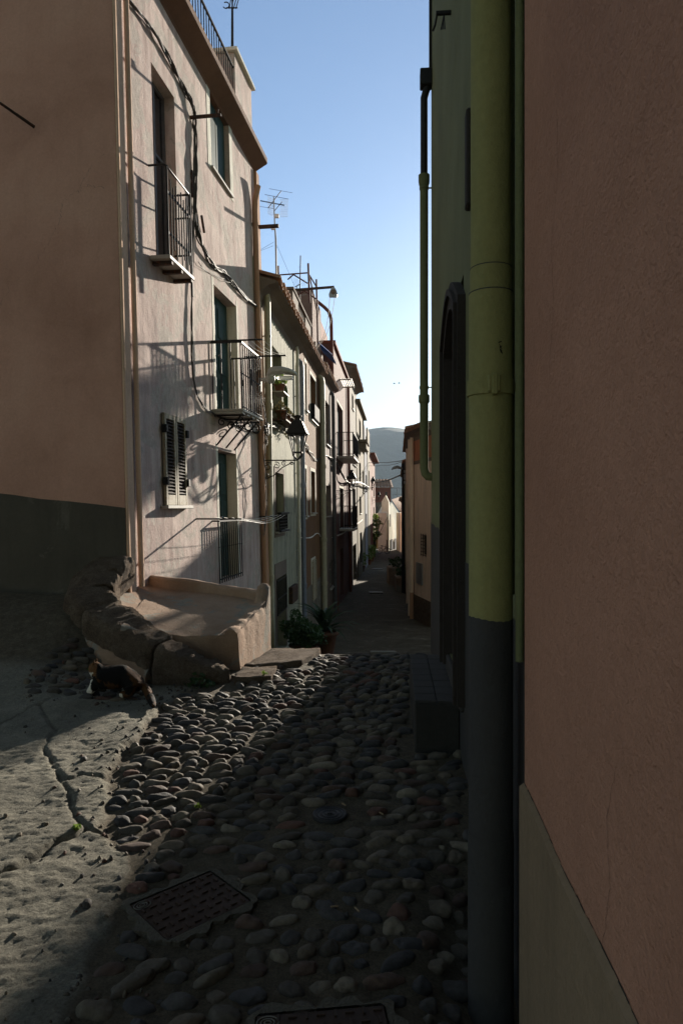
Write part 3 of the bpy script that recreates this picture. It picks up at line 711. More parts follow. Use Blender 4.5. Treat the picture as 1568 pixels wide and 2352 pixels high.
# cables
def fp(F, lst, d=0.03): return [(*[F.px(u, v, d)[0]], d, F.px(u, v, d)[1]) for u, v in lst]
cable(fp(F1, [(270, -40), (305, 8), (345, 60), (385, 130), (425, 205), (443, 252), (449, 300), (449, 400), (450, 500), (462, 560), (490, 608), (520, 632), (560, 680), (598, 706)], 0.04), 0.011, 'cable', 'cable_bundle', 'thick grey cable bundle sagging diagonally across the top of the pink house', 'cable', strands=6, spread=0.03, F=F1)
cable(fp(F1, [(447, 300), (446, 480), (442, 640), (440, 760), (445, 870), (462, 925), (490, 950), (530, 968), (575, 990), (612, 995)], 0.03), 0.008, 'cable', 'cable_bundle', 'thin cables hanging down the pink wall to the middle balcony', 'cable', strands=4, spread=0.015, F=F1)
cable(fp(F1, [(455, 600), (470, 620), (510, 640), (540, 655), (575, 690), (595, 712)], 0.03), 0.005, 'cable', 'loose_wire', 'loose thin wires curling above the tall middle door', 'cable', strands=2, spread=0.03, F=F1)
# finial on the roof
pf = empty('weather_vane', ray(556, 100, 13.2), 'iron pole with curled ornament standing on the terrace pillar', 'weather vane')
PB_ = F1(sp0+(S1-sp0)*0.45, -0.25, zr+1.28); YV = PB_.y; UV = 784+1568*PB_.x/PB_.y
mb = MB(); mb.tube([PB_, Vector((PB_.x, PB_.y, ray(0, 18, YV).z))], [0.03, 0.022], 8); mb.tube([ray(UV, 20, YV), ray(UV, -25, YV)], 0.015, 8); mb.build('pole', M['iron'], pf)
mb = MB(); mb.tube([ray(UV, 12, YV)+Vector((-0.12+0.06*math.cos(t), 0, 0.06*math.sin(t))) for t in np.linspace(-2.6, 2.2, 12)], 0.01, 6)
mb.tube([ray(UV+dx, 18, YV) for dx in (-14, 12)], 0.012, 6)
for k in range(4): mb.tube([ray(UV-7+k*5, 20, YV), ray(UV-3+k*6, -4, YV)], 0.009, 6)
mb.build('ornament', M['iron'], pf)

# ------------------------------------------------------------ stoop with its curb stones
def P3(u, v, z): Y = (H-z)*1568/(v-1166); return Vector(((u-784)/1568*Y, Y, z))
def loft(mb, rings, closed=False, smooth=True):
    i = len(mb.v); n = len(rings[0])
    for r in rings: mb.v += [Vector(p) for p in r]
    for k in range(len(rings)-1):
        for j in range(n if closed else n-1):
            mb.f.append((i+k*n+j, i+k*n+(j+1) % n, i+(k+1)*n+(j+1) % n, i+(k+1)*n+j)); mb.sm.append(smooth)
def _fb(p, f, k=0, o=4): return float(fbm(np.array([p.x+p.z*0.7]), np.array([p.y-p.z*0.9]), f, o, 0.6, k)[0])
def solid8(name, c, mat, n=14, rough=0.03, round_=0.18, f=4.0, parent=None, cuts=None):
    """rounded rough block from its 8 corners: bottom 4 then top 4, both counter-clockwise"""
    bm = bmesh.new(); bmesh.ops.create_cube(bm, size=2); bmesh.ops.subdivide_edges(bm, edges=bm.edges, cuts=n, use_grid_fill=True)
    c = [Vector(p) for p in c]; mb = MB()
    for v in bm.verts:
        x, y, z = v.co; m_ = Vector((x, y, z)); k = max(abs(x), abs(y), abs(z))
        q = m_.normalized()*1.35; q = m_.lerp(q, round_) ; x, y, z = [max(-1.1, min(1.1, w)) for w in q]
        a, b, w = (x+1)/2, (y+1)/2, (z+1)/2
        lo = c[0]*(1-a)*(1-b)+c[1]*a*(1-b)+c[2]*a*b+c[3]*(1-a)*b; hi = c[4]*(1-a)*(1-b)+c[5]*a*(1-b)+c[6]*a*b+c[7]*(1-a)*b
        p = lo.lerp(hi, w)
        d = Vector((_fb(p, f, 0), _fb(p, f, 1), _fb(p, f, 2)))*rough*1.6+Vector((0, 0, _fb(p, f*5, 3)*rough*0.9))
        v.co = p+d
    bm.verts.index_update()
    mb.v = [v.co.copy() for v in bm.verts]; mb.f = [tuple(v.index for v in f_.verts) for f_ in bm.faces]; mb.sm = [True]*len(mb.f); bm.free()
    return mb.build(name, mat, parent)
ST = empty('stoop', (-1.7, 7.0, 0.1), 'raised plaster stoop with a low parapet at the foot of the pink house', 'steps')
# floor slab: front edge, back edge at parapet
fl = MB(); nu, nv = 26, 18
A_ = Vector((-2.45, 7.35, 0.70)); B_ = Vector((-1.98, 6.15, 0.53)); C_ = Vector((-0.97, 6.42, 0.42)); D_ = Vector((-0.80, 7.35, 0.60)); E_ = Vector((-2.22, 8.25, 0.68))
def floorpt(a, b):                           # a along front to right, b from front to back
    front = B_.lerp(C_, a); back = E_.lerp(D_, a); p = front.lerp(back, b)
    sag = -0.05*math.sin(math.pi*a)*(1-b)**2
    return p+Vector((0, 0, sag+0.02*_fb(p, 3.0)+0.006*_fb(p, 14, 1)))
top = [[floorpt(a, b) for a in np.linspace(0, 1, nu)] for b in np.linspace(0, 1, nv)]
loft(fl, top)
fr = []
for q, (dz, dy) in enumerate(((0, 0), (-0.03, -0.025), (-0.12, -0.03), (-0.3, 0.0), (-0.9, 0.02))):
    fr.append([Vector((p.x, p.y+dy, p.z+dz))+Vector((0, 0.015*_fb(p+Vector((0, 0, dz)), 5), 0)) for p in top[0]])
loft(fl, fr)
fl.build('stoop_floor', M['stoop'], ST)
# left part of floor towards the house corner
mb = MB(); g = []
for b in np.linspace(0, 1, 12): g.append([A_.lerp(B_, b)+Vector((0, 0, 0.01*_fb(A_.lerp(B_, b), 6)))+(E_.lerp(B_, b)-A_.lerp(B_, b))*a for a in np.linspace(0, 1, 10)])
for r in g:
    for p in r: p.z += 0.012*_fb(p, 5, 1)-0.004
loft(mb, g); mb.build('stoop_floor', M['stoop'], ST)
# back parapet
def curb(mb, path, w, drop, n=10, rz=0.03):
    rings = []
    for k, p in enumerate(path):
        t = (path[min(k+1, len(path)-1)]-path[max(k-1, 0)]).normalized(); nrm = Vector((t.y, -t.x, 0)); r = []
        for j in range(n+1):
            a = math.pi*j/n; r.append(p+nrm*(w/2*math.cos(a))+Vector((0, 0, 0.5*w*math.sin(a)*0.6-0.03)))
        base = p.z-drop; r = [Vector((r[0].x, r[0].y, base))]+[Vector((r[0].x, r[0].y, base+(r[0].z-base)*q)) for q in (0.3, 0.6)]+r+[Vector((r[-1].x, r[-1].y, base))]
        rings.append([q+Vector((1, 1, 0.7))*(0.022*_fb(q, 2.5, 1)+0.008*_fb(q, 14, 2)) for q in r])
    loft(mb, rings)
    i = len(mb.v); n_ = len(rings[0])
    mb.v += [q.copy() for q in rings[0]]; mb.f.append(tuple(range(i, i+n_))); mb.sm.append(False)
    i = len(mb.v); mb.v += [q.copy() for q in rings[-1]]; mb.f.append(tuple(range(i, i+n_))); mb.sm.append(False)
def path(pts, m=14):
    out = []
    for k in range(len(pts)-1):
        for t in np.linspace(0, 1, m, endpoint=False): out.append(Vector(pts[k]).lerp(Vector(pts[k+1]), t))
    out.append(Vector(pts[-1])); return out
mb = MB(); curb(mb, path([(-2.28, 8.12, 0.79), (-1.9, 7.95, 0.765), (-1.3, 7.68, 0.725), (-0.86, 7.42, 0.685)]), 0.13, 2.2)
mb.build('parapet', M['stoop'], ST)
# end wall facing the street, from front corner back to parapet
mb = MB(); rings = []
for k, t in enumerate(np.linspace(0, 1, 22)):
    p = Vector((-0.985, 6.40, 0)).lerp(Vector((-0.80, 7.46, 0)), t)
    zt = 0.45+0.13*t+(0.18*sstep(t, 0.80, 0.94)); zt = float(zt)+0.012*math.sin(k*1.3)
    r = []
    for d, z in ((-0.10, zt-0.25), (-0.10, zt-0.02), (-0.07, zt+0.005), (-0.02, zt), (0.015, zt-0.03), (0.025, zt-0.10), (0.03, zt-0.25), (0.035, 0.1), (0.05, -0.05), (0.06, -0.9)):
        q = Vector((p.x+d, p.y, z)); q += Vector((1, 0.3, 0.2))*(0.016*_fb(q, 3.0, 2)+0.007*_fb(q, 18, 1)); r.append(q)
    rings.append(r)
loft(mb, rings)
i = len(mb.v); mb.v += [q.copy() for q in rings[0]]; mb.f.append(tuple(range(i, i+len(rings[0])))); mb.sm.append(False)
i = len(mb.v); mb.v += [q.copy() for q in rings[-1]]; mb.f.append(tuple(range(i, i+len(rings[-1])))); mb.sm.append(False)
mb.build('end_wall', M['stoop'], ST, label='battered sunlit end wall of the stoop')
# curb stones (each rests on the plaster base: things of their own)
base = MB(); curb(base, path([(-2.58, 7.45, 0.80), (-2.60, 7.0, 0.60), (-2.42, 6.58, 0.40), (-2.02, 6.24, 0.26), (-1.62, 6.05, 0.16)], 8), 0.34, 0.9, rz=0.02)
base.build('plaster_base', M['stoop'], ST)
def kerb_stone(pts, w0, w1, thick, label):
    P_ = path(pts, 16); mb = MB(); n = len(P_); rings = []
    for k, p in enumerate(P_):
        f = k/(n-1); e = min(f, 1-f)*(n-1)/3.0; e = max(0.0, min(1.0, e)); cap = math.sqrt(1-(1-e)**2)*0.16+0.84
        t = (P_[min(k+1, n-1)]-P_[max(k-1, 0)]).normalized(); nr = Vector((t.y, -t.x, 0)).normalized(); w = (w0+(w1-w0)*f)/2*cap; r = []
        for j in range(44):
            a = 2*math.pi*j/44; cx, cz = math.cos(a), math.sin(a); x = math.copysign(abs(cx)**0.42, cx)*w; z = math.copysign(abs(cz)**0.42, cz)*thick/2*cap
            q = p+nr*x+Vector((0, 0, z-thick/2-(x/w)*0.02)); q += Vector((0.6, 0.6, 1.0))*(0.030*_fb(q, 2.2, 1)+0.022*_fb(q, 9.0, 2, 3)+0.020*_fb(q, 30.0, 0, 3))
            r.append(q)
        rings.append(r)
    loft(mb, rings, closed=True)
    for r in (rings[0], rings[-1]): i = len(mb.v); mb.v += [q.copy() for q in r]; mb.f.append(tuple(range(i, i+len(r)))); mb.sm.append(True)
    return tag(mb.build('kerb_stone', M['rock']), label, 'stone block', 'rough kerb stones round the stoop')
kerb_stone([(-2.50, 7.50, 1.08), (-2.56, 7.15, 0.95), (-2.52, 6.85, 0.81), (-2.32, 6.58, 0.68)], 0.54, 0.44, 0.36, 'broad upper kerb stone of the stoop, set against the corner of the pink house')
kerb_stone([(-2.33, 6.58, 0.665), (-2.10, 6.40, 0.60), (-1.85, 6.22, 0.515), (-1.59, 6.07, 0.43)], 0.42, 0.34, 0.30, 'middle kerb stone of the stoop curving towards the street, lit along its upper face')
kerb_stone([(-1.60, 6.07, 0.41), (-1.38, 6.02, 0.335), (-1.20, 6.04, 0.26), (-1.02, 6.12, 0.18)], 0.36, 0.30, 0.36, 'lowest kerb stone of the stoop sloping down to the street')
# ------------------------------------------------------------ right: near pink wall and green house
FR = Frame(0.43, 0.0, 0.075, 1.0, 0.0, -1)
FN = Frame(0.40, 0.0, 0.075, 1.0, 0.0, -1)
sP = 2.08
NR = empty('salmon_house', (0.5, 1.0, 0), 'salmon rendered house wall filling the right edge with a grey cement base', 'house', 'houses along the right side of the street')
mb = MB(FN); mb.box(-7, sP, -6, 0, -0.5, 9.5); mb.build('wall', M['pink_near'], NR)
mb = MB(FN); n = 60; z0 = 0.75
def zb(s): return z0 + 0.008*math.sin(s*3.1)+0.004*math.sin(s*11)
for k in range(n):
    a, b = -7+(sP+0.012+7)*k/n, -7+(sP+0.012+7)*(k+1)/n
    mb.poly([(a, 0.014, -0.5), (b, 0.014, -0.5), (b, 0.014, zb(b)), (a, 0.014, zb(a))]); mb.poly([(a, 0.014, zb(a)), (b, 0.014, zb(b)), (b, -0.001, zb(b)+0.012), (a, -0.001, zb(a)+0.012)])
mb.poly([(sP+0.012, 0.014, -0.5), (sP+0.012, -0.1, -0.5), (sP+0.012, -0.1, zb(sP)), (sP+0.012, 0.014, zb(sP))])
mb.build('cement_base', M['cement'], NR)
mb = MB(FN); s = -2.0                                   # ragged joint and hairline cracks above the cement base
while s < sP:
    L_ = random.uniform(0.01, 0.05); w_ = random.uniform(0.0015, 0.005); z_ = zb(s)+0.013+wob(0, 0.0015)
    mb.poly([(s, 0.0012, z_), (s+L_, 0.0012, z_+wob(0, 0.002)), (s+L_, 0.0012, z_+w_), (s, 0.0012, z_+w_)]); s += L_
mb.build('joint', M['archstone'], NR)
for pts_ in ([(1.75, 1.95), (1.70, 2.10), (1.73, 2.26), (1.66, 2.40), (1.67, 2.62)], [(1.30, 0.77), (1.26, 0.90), (1.28, 1.02), (1.22, 1.15)]):
    mb = MB(FN); P_ = []
    for a, b in zip(pts_[:-1], pts_[1:]):
        for k in range(9): t = k/9; P_.append((a[0]+(b[0]-a[0])*t+wob(0, 0.004), a[1]+(b[1]-a[1])*t))
    for a, b in zip(P_[:-1], P_[1:]): w_ = random.uniform(0.0003, 0.0009); mb.poly([(a[0]-w_, 0.0012, a[1]), (a[0]+w_, 0.0012, a[1]), (b[0]+w_, 0.0012, b[1]), (b[0]-w_, 0.0012, b[1])])
    mb.build('wall_crack', M['archstone'], NR)
GH = empty('green_house', (0.7, 4.5, 0), 'olive green house with charcoal base and arched wooden door at the right', 'house', 'houses along the right side of the street')
s_far = FR.px(990, 1100)[0]
hd = [4.16, 5.18, 0.50, 3.02, 0.20]
mb = facade(FR, sP+0.02, s_far, -1.5, 9.6, [hd], 6); mb.build('wall', M['green'], GH)
mb = MB(FR)                                            # painted return of the near corner
mb.box(sP+0.001, sP+0.019, -0.3, 0.024, 1.2, 9.5); mb.build('corner_return', M['green_pipe'], GH)
mb = MB(FR); n = 50
def zc(s): return 1.20+0.045*(s-2.1)+0.012*math.sin(s*2.3)+0.008*math.sin(s*9.0)
for k in range(n):
    a, b = sP+0.019+(s_far-sP-0.02)*k/n, sP+0.019+(s_far-sP-0.02)*(k+1)/n; m_ = (a+b)/2
    lo = -1.5
    ins = hd[0]-0.02 < m_ < hd[1]+0.02; za_, zb_ = (0.495, 0.495) if ins else (zc(a), zc(b))
    mb.poly([(a, 0.004, lo), (b, 0.004, lo), (b, 0.004, zb_), (a, 0.004, za_)])
mb.poly([(s_far+0.004, 0.004, -1.5), (s_far+0.004, -3, -1.5), (s_far+0.004, -3, 1.5), (s_far+0.004, 0.004, zc(s_far))])
mb.build('plinth', M['char'], GH)
# big drainpipe close to the camera
sp = 2.28; rp = 0.072; dp = 0.103; FRp = FR
mb = MB(FR); 
mb.tube([(sp, dp, 2.30), (sp, dp, 6.0), (sp, dp, 9.4)], 0.066, 40)
mb.build('upper_drainpipe', M['green_pipe'], GH)
mb = MB(FR); mb.tube([(sp, dp, 2.312), (sp, dp, 2.3155)], rp+0.0006, 40); mb.build('joint_ring', M['char'], GH)
mb = MB(FR); mb.tube([(sp, dp, 2.395), (sp, dp, 2.398)], 0.0686, 40); mb.build('joint_ring', M['char'], GH)
mb = MB(FR); mb.tube([(sp, dp, 2.29), (sp, dp, 2.395)], 0.0680, 40); mb.build('pipe_socket', M['green_pipe'], GH)
mb = MB(FR); mb.tube([(sp, dp, 1.15), (sp, dp, 2.312)], rp, 40)
bp = mb.build('drainpipe', M['green_pipe'], GH, label='thick olive downpipe with a clamp and painted charcoal foot')
mb = MB(FR); mb.tube([(sp, dp, 1.972), (sp, dp, 2.022)], rp+0.0055, 40); mb.bbox(sp-0.085, sp-0.07, dp-0.02, dp+0.02, 1.975, 2.03, 0.004)
mb.bbox(sp+0.0, sp+0.02, -0.01, 0.05, 1.985, 2.02, 0.004)
mb.bbox(sp-0.088, sp-0.068, dp-0.012, dp+0.008, 1.965, 2.035, 0.004); mb.build('pipe_clamp', M['green_pipe'], bp)
# scribble on the pipe
mb = MB(FR); fx = lambda a: (sp-(rp+0.0012)*math.cos(a), dp-(rp+0.0012)*math.sin(a))
def strip(a0, z0_, a1, z1_, w=0.003):
    for k in range(5):
        t0, t1 = k/5, (k+1)/5; p0 = fx(a0+(a1-a0)*t0); p1 = fx(a0+(a1-a0)*t1); z_0 = z0_+(z1_-z0_)*t0; z_1 = z0_+(z1_-z0_)*t1
        mb.poly([(p0[0], p0[1], z_0), (p1[0], p1[1], z_1), (p1[0], p1[1], z_1+w), (p0[0], p0[1], z_0+w)])
zz = 1.6+(1166-798)/1568*2.21
for (a0, q0, a1, q1) in ((0.24, .014, 0.40, .018), (0.28, .010, 0.38, -.002), (0.40, .018, 0.42, .004), (0.42, .004, 0.30, -.004), (0.30, .002, 0.42, -.006), (0.30, -.006, 0.42, -.012), (0.32, -.010, 0.44, -.018), (0.34, -.014, 0.44, -.022)): strip(a0-0.05, zz+q0, a1-0.05, zz+q1, 0.0035)
mb.build('scribble', M['black'], bp)
mb = MB(FR); mb.tube([(sp, dp, -0.5), (sp, dp, 0.52)], rp+0.003, 40)
c_ = FR(sp, dp, 0); n_ = 72; i0 = len(mb.v)
for zq in (0.5, 1.15, 1.235):
    for j in range(n_):
        a_ = 2*math.pi*j/n_; zz_ = zq+(0.005*math.sin(j*0.17+1)+0.0012*math.sin(j*1.7) if zq > 1.2 else 0); mb.v.append(Vector((c_.x+(rp+0.0009)*math.cos(a_), c_.y+(rp+0.0009)*math.sin(a_), zz_)))
for q in range(2):
    for j in range(n_): mb.f.append((i0+q*n_+j, i0+q*n_+(j+1) % n_, i0+(q+1)*n_+(j+1) % n_, i0+(q+1)*n_+j)); mb.sm.append(True)
mb.build('drainpipe_foot', M['char'], GH, label='charcoal painted lower length of the downpipe')
mb = MB(FR); mb.tube([(sp-0.055, 0.018, 1.1), (sp-0.055, 0.018, 9.0)], 0.014, 10); mb.tube([(sp+0.09, 0.02, 1.3), (sp+0.09, 0.02, 9.0)], 0.012, 10); mb.build('conduit', M['green'], GH)
# far drainpipe
s2 = s_far-0.10; dp2 = 0.085; r2 = 0.047
zt = lambda v, Y=7.45: 1.6+(1166-v)/1568*Y
mb = MB(FR); z_e = zt(1080)
mb.tube([(s2, -0.02, z_e-0.07), (s2, dp2*0.5, z_e-0.065), (s2, dp2*0.85, z_e-0.03), (s2, dp2, z_e+0.03), (s2, dp2, zt(920))], r2, 20)
mb.tube([(s2, dp2, zt(925)), (s2, dp2, zt(920)), (s2, dp2, zt(905))], [r2, r2*1.3, r2*1.3], 20)
mb.tube([(s2, dp2, zt(905)), (s2, dp2, zt(410))], r2*0.98, 20)
mb.tube([(s2, dp2, zt(422)), (s2, dp2, zt(414)), (s2, dp2, zt(408)), (s2, dp2, zt(394))], [r2, r2*1.25, r2*1.32, r2*1.32], 20)
fd = mb.build('drainpipe', M['green'], GH, label='slim olive downpipe at the far corner')
for v in (887, 424): mb = MB(FR); mb.tube([(s2, dp2, zt(v+3)), (s2, dp2, zt(v-3))], r2*1.1, 16); mb.box(s2-0.01, s2+0.01, -0.01, dp2, zt(v+1), zt(v-1)); mb.build('pipe_clamp', M['green'], fd)
mb = MB(FR); mb.tube([(s2, dp2, zt(408)), (s2, dp2, zt(215)), (s2, dp2-0.02, zt(200)), (s2, dp2-0.04, zt(188))], r2*0.85, 16)
mb.bbox(s2-0.07, s2+0.07, -0.0, 0.13, zt(190), zt(152), 0.01); mb.box(s2-0.02, s2+0.03, 0.0, 0.03, zt(152), 9.0); mb.build('rainwater_head', M['iron'], fd)
# door with its moulded brown surround
DG = []
def arch_pts(s0, s1, z0, zs, rise, n=16):
    P = [(s0, z0)]
    for k in range(n+1):
        t = k/n; P.append((s0+(s1-s0)*t, zs+rise*math.sin(math.pi*t)))
    P.append((s1, z0)); return P
o_ = arch_pts(hd[0]-0.12, hd[1]+0.10, 0.42, 2.86, 0.24); i_ = arch_pts(hd[0]+0.02, hd[1]-0.02, 0.42, 2.72, 0.22)
mb = MB(FR)
for k in range(len(o_)-1):
    a, b, c, d = o_[k], o_[k+1], i_[k+1], i_[k]
    mb.poly([(a[0], 0.05, a[1]), (b[0], 0.05, b[1]), (c[0], 0.05, c[1]), (d[0], 0.05, d[1])])
    mb.poly([(a[0], 0.0, a[1]), (b[0], 0.0, b[1]), (b[0], 0.05, b[1]), (a[0], 0.05, a[1])]); mb.poly([(d[0], -0.12, d[1]), (c[0], -0.12, c[1]), (c[0], 0.05, c[1]), (d[0], 0.05, d[1])])
    f = lambda p, q, t: (p[0]+(q[0]-p[0])*t, p[1]+(q[1]-p[1])*t)
    a2, b2 = f(a, d, 0.25), f(b, c, 0.25); a3, b3 = f(a, d, 0.5), f(b, c, 0.5)
    mb.poly([(a2[0], 0.051, a2[1]), (b2[0], 0.051, b2[1]), (b2[0], 0.072, b2[1]), (a2[0], 0.072, a2[1])]); mb.poly([(a2[0], 0.072, a2[1]), (b2[0], 0.072, b2[1]), (b3[0], 0.072, b3[1]), (a3[0], 0.072, a3[1])]); mb.poly([(a3[0], 0.072, a3[1]), (b3[0], 0.072, b3[1]), (b3[0], 0.051, b3[1]), (a3[0], 0.051, a3[1])])
mb.build('door_surround', M['archstone'], GH)
door(GH, FR, hd, 'darkwood', 2)
mb = MB(FR); mb.bbox(3.72, 3.82, -0.01, 0.030, 3.25, 3.78, 0.01); mb.build('window_surround', M['archstone'], GH)
mb = MB(FR); zk = 5.26; mb.box(5.05, 5.075, -0.01, 0.11, zk-0.01, zk+0.012); mb.tube([(5.06, 0.10, zk), (5.10, 0.115, zk-0.06), (5.10, 0.13, zk-0.10)], 0.008, 6)
for k in range(4): mb.tube([(5.06, 0.05, zk), (5.05+0.01*k, 0.05+0.008*k, zk-0.05-0.02*k), (5.06, 0.045+0.01*k, zk-0.12)], 0.004, 5)
mb.build('cable_hook', M['iron'], GH)
mb = MB(FR); mb.bbox(4.55, 4.98, 0.005, 0.035, 5.30, 6.9, 0.005); mb.build('shutter', M['darkwood'], GH)
# tiled step
SP = empty('door_step', (0.62, 5, 0), 'dark block step with tiled top below the arched door', 'step')
mb = MB(FR); mb.bbox(4.34, 5.72, 0.006, 0.288, -0.4, 0.352, 0.008); mb.build('step_base', M['stepstone'], SP)
mb = MB(FR)
for i in range(8):
    for j in range(2):
        a = 4.34+i*0.1725; b = 0.008+j*0.141; mb.bbox(a+0.004, a+0.168, b+0.003, b+0.138, 0.353, 0.372+wob(0, 0.001), 0.003)
mb.build('tiled_top', M['char'], SP)
mb = MB(FR); mb.bbox(4.10, 5.24, -0.15, 0.03, 0.37, 0.495, 0.01); mb.build('threshold', M['char'], SP)

# ------------------------------------------------------------ left row of houses
F2 = Frame(-1.54, 13.0, 0.0816, 1.0, 0.012, 1, 0.0)
LG = 'houses along the left side of the street'
def surround(root, F, h, w=0.1, mat='white', bottom=True, proud=0.012):
    a, b, c, d = h[:4]; mb = MB(F)
    mb.box(a-w, a, 0.001, proud, c-(w if bottom else 0), d+w); mb.box(b, b+w, 0.001, proud, c-(w if bottom else 0), d+w); mb.box(a, b, 0.001, proud, d, d+w)
    if bottom: mb.box(a, b, 0.001, proud, c-w, c)
    return mb.build('window_surround', M[mat], root)
def house(name, label, u0, u1, ztop, wall, wins, d0=0.0, zbase=-4.5, depth=6):
    """wins: (u_near, v_top, v_bottom, u_far, recess, kind)"""
    F = Frame(F2.o.x+F2.n.x*d0, F2.o.y+F2.n.y*d0, F2.t.x, F2.t.y, 0.012, 1, 0.0)
    s0, s1 = F.px(u0, 1166)[0], F.px(u1, 1166)[0]
    root = empty(name, F(s0, 0, -2), label, 'house', LG); hs = []
    for w in wins: hs.append(box_px(F, w[0], w[1], w[2], w[3], w[4]))
    for h in hs: h[0] = max(h[0], s0+0.1); h[1] = min(h[1], s1-0.1)
    facade(F, s0, s1, zbase, ztop, hs, depth).build('wall', M[wall], root)
    for w, h in zip(wins, hs):
        k = w[5]
        if 'door' in k: door(root, F, h, 'darkwood' if 'g' not in k.split('door')[1] else 'greenwood', 2)
        elif 'dark' in k: window(root, F, h, 'darkwood', 'dark', 0, False)
        else: window(root, F, h, 'greywood' if 'w' not in k else 'marble', 'glass')
        if 's' in k.split('-')[-1:][0] and '-' in k: sill(root, F, h)
        if '+' in k: surround(root, F, h, 0.10, 'white' if 'b' not in k.split('+')[1] else 'surround')
    return root, F, s0, s1, hs
# B2: grey green house
r, F, s0, s1, hs = house('plastered_house', 'pale grey green house with plant pots at its dark window beyond the pink house', 598, 690, 5.95, 'greyg',
    [(625, 792, 968, 646, 0.25, 'dark-s'), (631, 1084, 1222, 650, 0.2, 'dark-s'), (633, 1331, 1514, 656, 0.25, 'door-')])
surround(r, F, hs[1], 0.12, 'surround'); 
a, b, c, d = hs[2][:4]; mb = MB(F); mb.box(a-0.1, b+0.1, 0.001, 0.012, d, d+0.33); mb.box(a-0.1, a, 0.001, 0.012, c, d); mb.box(b, b+0.1, 0.001, 0.012, c, d); mb.build('door_surround', M['surround'], r)
mb = MB(F)                                           # iron grille on the door
for k in range(9): x = a+0.05+(b-a-0.1)*k/8; mb.tube([(x, 0.03, c+0.9), (x, 0.03, d-0.05)], 0.01, 6)
for z in (c+0.9, (c+d)/2+0.4, d-0.05): mb.box(a+0.03, b-0.03, 0.02, 0.04, z-0.012, z+0.012)
mb.build('door_grille', M['iron'], r)
a, b, c, d = hs[1][:4]; mb = MB(F)                    # openwork rail across the lower window
for z in np.linspace(c+0.08, c+0.36, 5): mb.box(a-0.02, b+0.02, 0.08, 0.10, z-0.01, z+0.01)
for x in np.linspace(a, b, 9): mb.box(x-0.008, x+0.008, 0.075, 0.095, c+0.05, c+0.4)
mb.bbox(a-0.03, b+0.03, 0.0, 0.14, c-0.01, c+0.03, 0.005); mb.bbox(a-0.03, b+0.03, 0.05, 0.14, c+0.38, c+0.42, 0.005); mb.build('window_rail', M['iron'], r)
sm, zm = F.px(663, 1385); mb = MB(F); mb.bbox(sm, sm+0.9, 0.0, 0.10, F.px(663, 1388)[1], F.px(663, 1349)[1], 0.01); mb.build('meter_box', M['rust'], r)
tile_eave(r, F, s0+0.02, s1, 5.95, 0.42, 3.0, 1.0)
pipe_obj(r, F, s0+0.45, -3, 5.75, 0.065, 'creampipe', joints=(0.2, 3.6), clips=(-0.5, 1.5, 3.0, 5.0))
pipe_obj(r, F, s1-0.75, -3, 5.7, 0.04, 'white', joints=(1.0,), clips=(0.5, 2.5, 4.5))
pipe_obj(r, F, s1-0.12, -3.2, 5.4, 0.062, 'bluepipe', joints=(2.2, -0.5), clips=(-1, 0.4, 2.8, 4.4))
B2F, B2s0, B2s1 = F, s0, s1
mb = MB(F); mb.box(s0-0.02, s0+0.2, -2.2, -0.0, 5.9, 6.4); mb.poly([(s0, 0, 6.4), (s0, -2.2, 6.4), (s0, -2.2, 7.2)]); mb.poly([(s0+0.2, 0, 6.4), (s0+0.2, -2.2, 6.4), (s0+0.2, -2.2, 7.2)]); mb.poly([(s0, 0, 6.4), (s0+0.2, 0, 6.4), (s0+0.2, -2.2, 7.2), (s0, -2.2, 7.2)]); mb.build('gable_wall', M['greyg'], r)
mb = MB(F); mb.bbox(s1-1.9, s1-1.2, -1.2, -0.7, 6.0, 7.6, 0.02); mb.lathe((s1-0.7, 0.0, 6.12), [(0.10, 0), (0.10, 0.35), (0.16, 0.4), (0.14, 0.5), (0.02, 0.55)], 12); mb.build('chimney', M['grey'], r)
# B3: brown house
r, F, s0, s1, hs = house('rendered_house', 'ochre brown house with a shuttered ground window and tiled eave', 690, 737, 6.25, 'brown',
    [(711, 857, 961, 724, 0.2, 'w-s+w'), (713, 1081, 1178, 722.5, 0.2, 'dark-s+w'), (715, 1290, 1382, 723, 0.12, 'dark+w'), (699, 830, 940, 703, 0.15, 'w-s+w'), (699, 1075, 1185, 703, 0.15, 'w-s+w')], d0=-0.03)
mb = MB(F); a, b, c, d = hs[2][:4]; z = c
while z < d: mb.poly([(a, 0.012, z+0.04), (b, 0.012, z+0.04), (b, 0.05, z), (a, 0.05, z)]); z += 0.055
mb.bbox(a, a+0.06, 0.01, 0.06, c, d, 0.004); mb.bbox(b-0.06, b, 0.01, 0.06, c, d, 0.004); mb.build('louvred_shutter', M['shutter'], r)
mb = MB(F); mb.box(s0+0.05, s1-0.3, 0.002, 0.02, -4, -0.75); mb.build('plinth', M['grey'], r)
tile_eave(r, F, s0, s1, 6.27, 0.28, 1.0, 0.3, cove=0.18)
pipe_obj(r, F, s1-0.45, -3.4, 5.9, 0.10, 'creampipe', joints=(3.0, 0.5, -1.0), clips=(4.5, 1.8, 0.2, -2))
a, b, c, d = hs[0][:4]; mb = MB(F); mb.bbox(a+0.05, b-0.1, -0.02, 0.14, c+0.02, c+0.5, 0.03); tag(mb.build('planter', M['black']), 'black planter box on the upper sill of the brown house', 'planter')
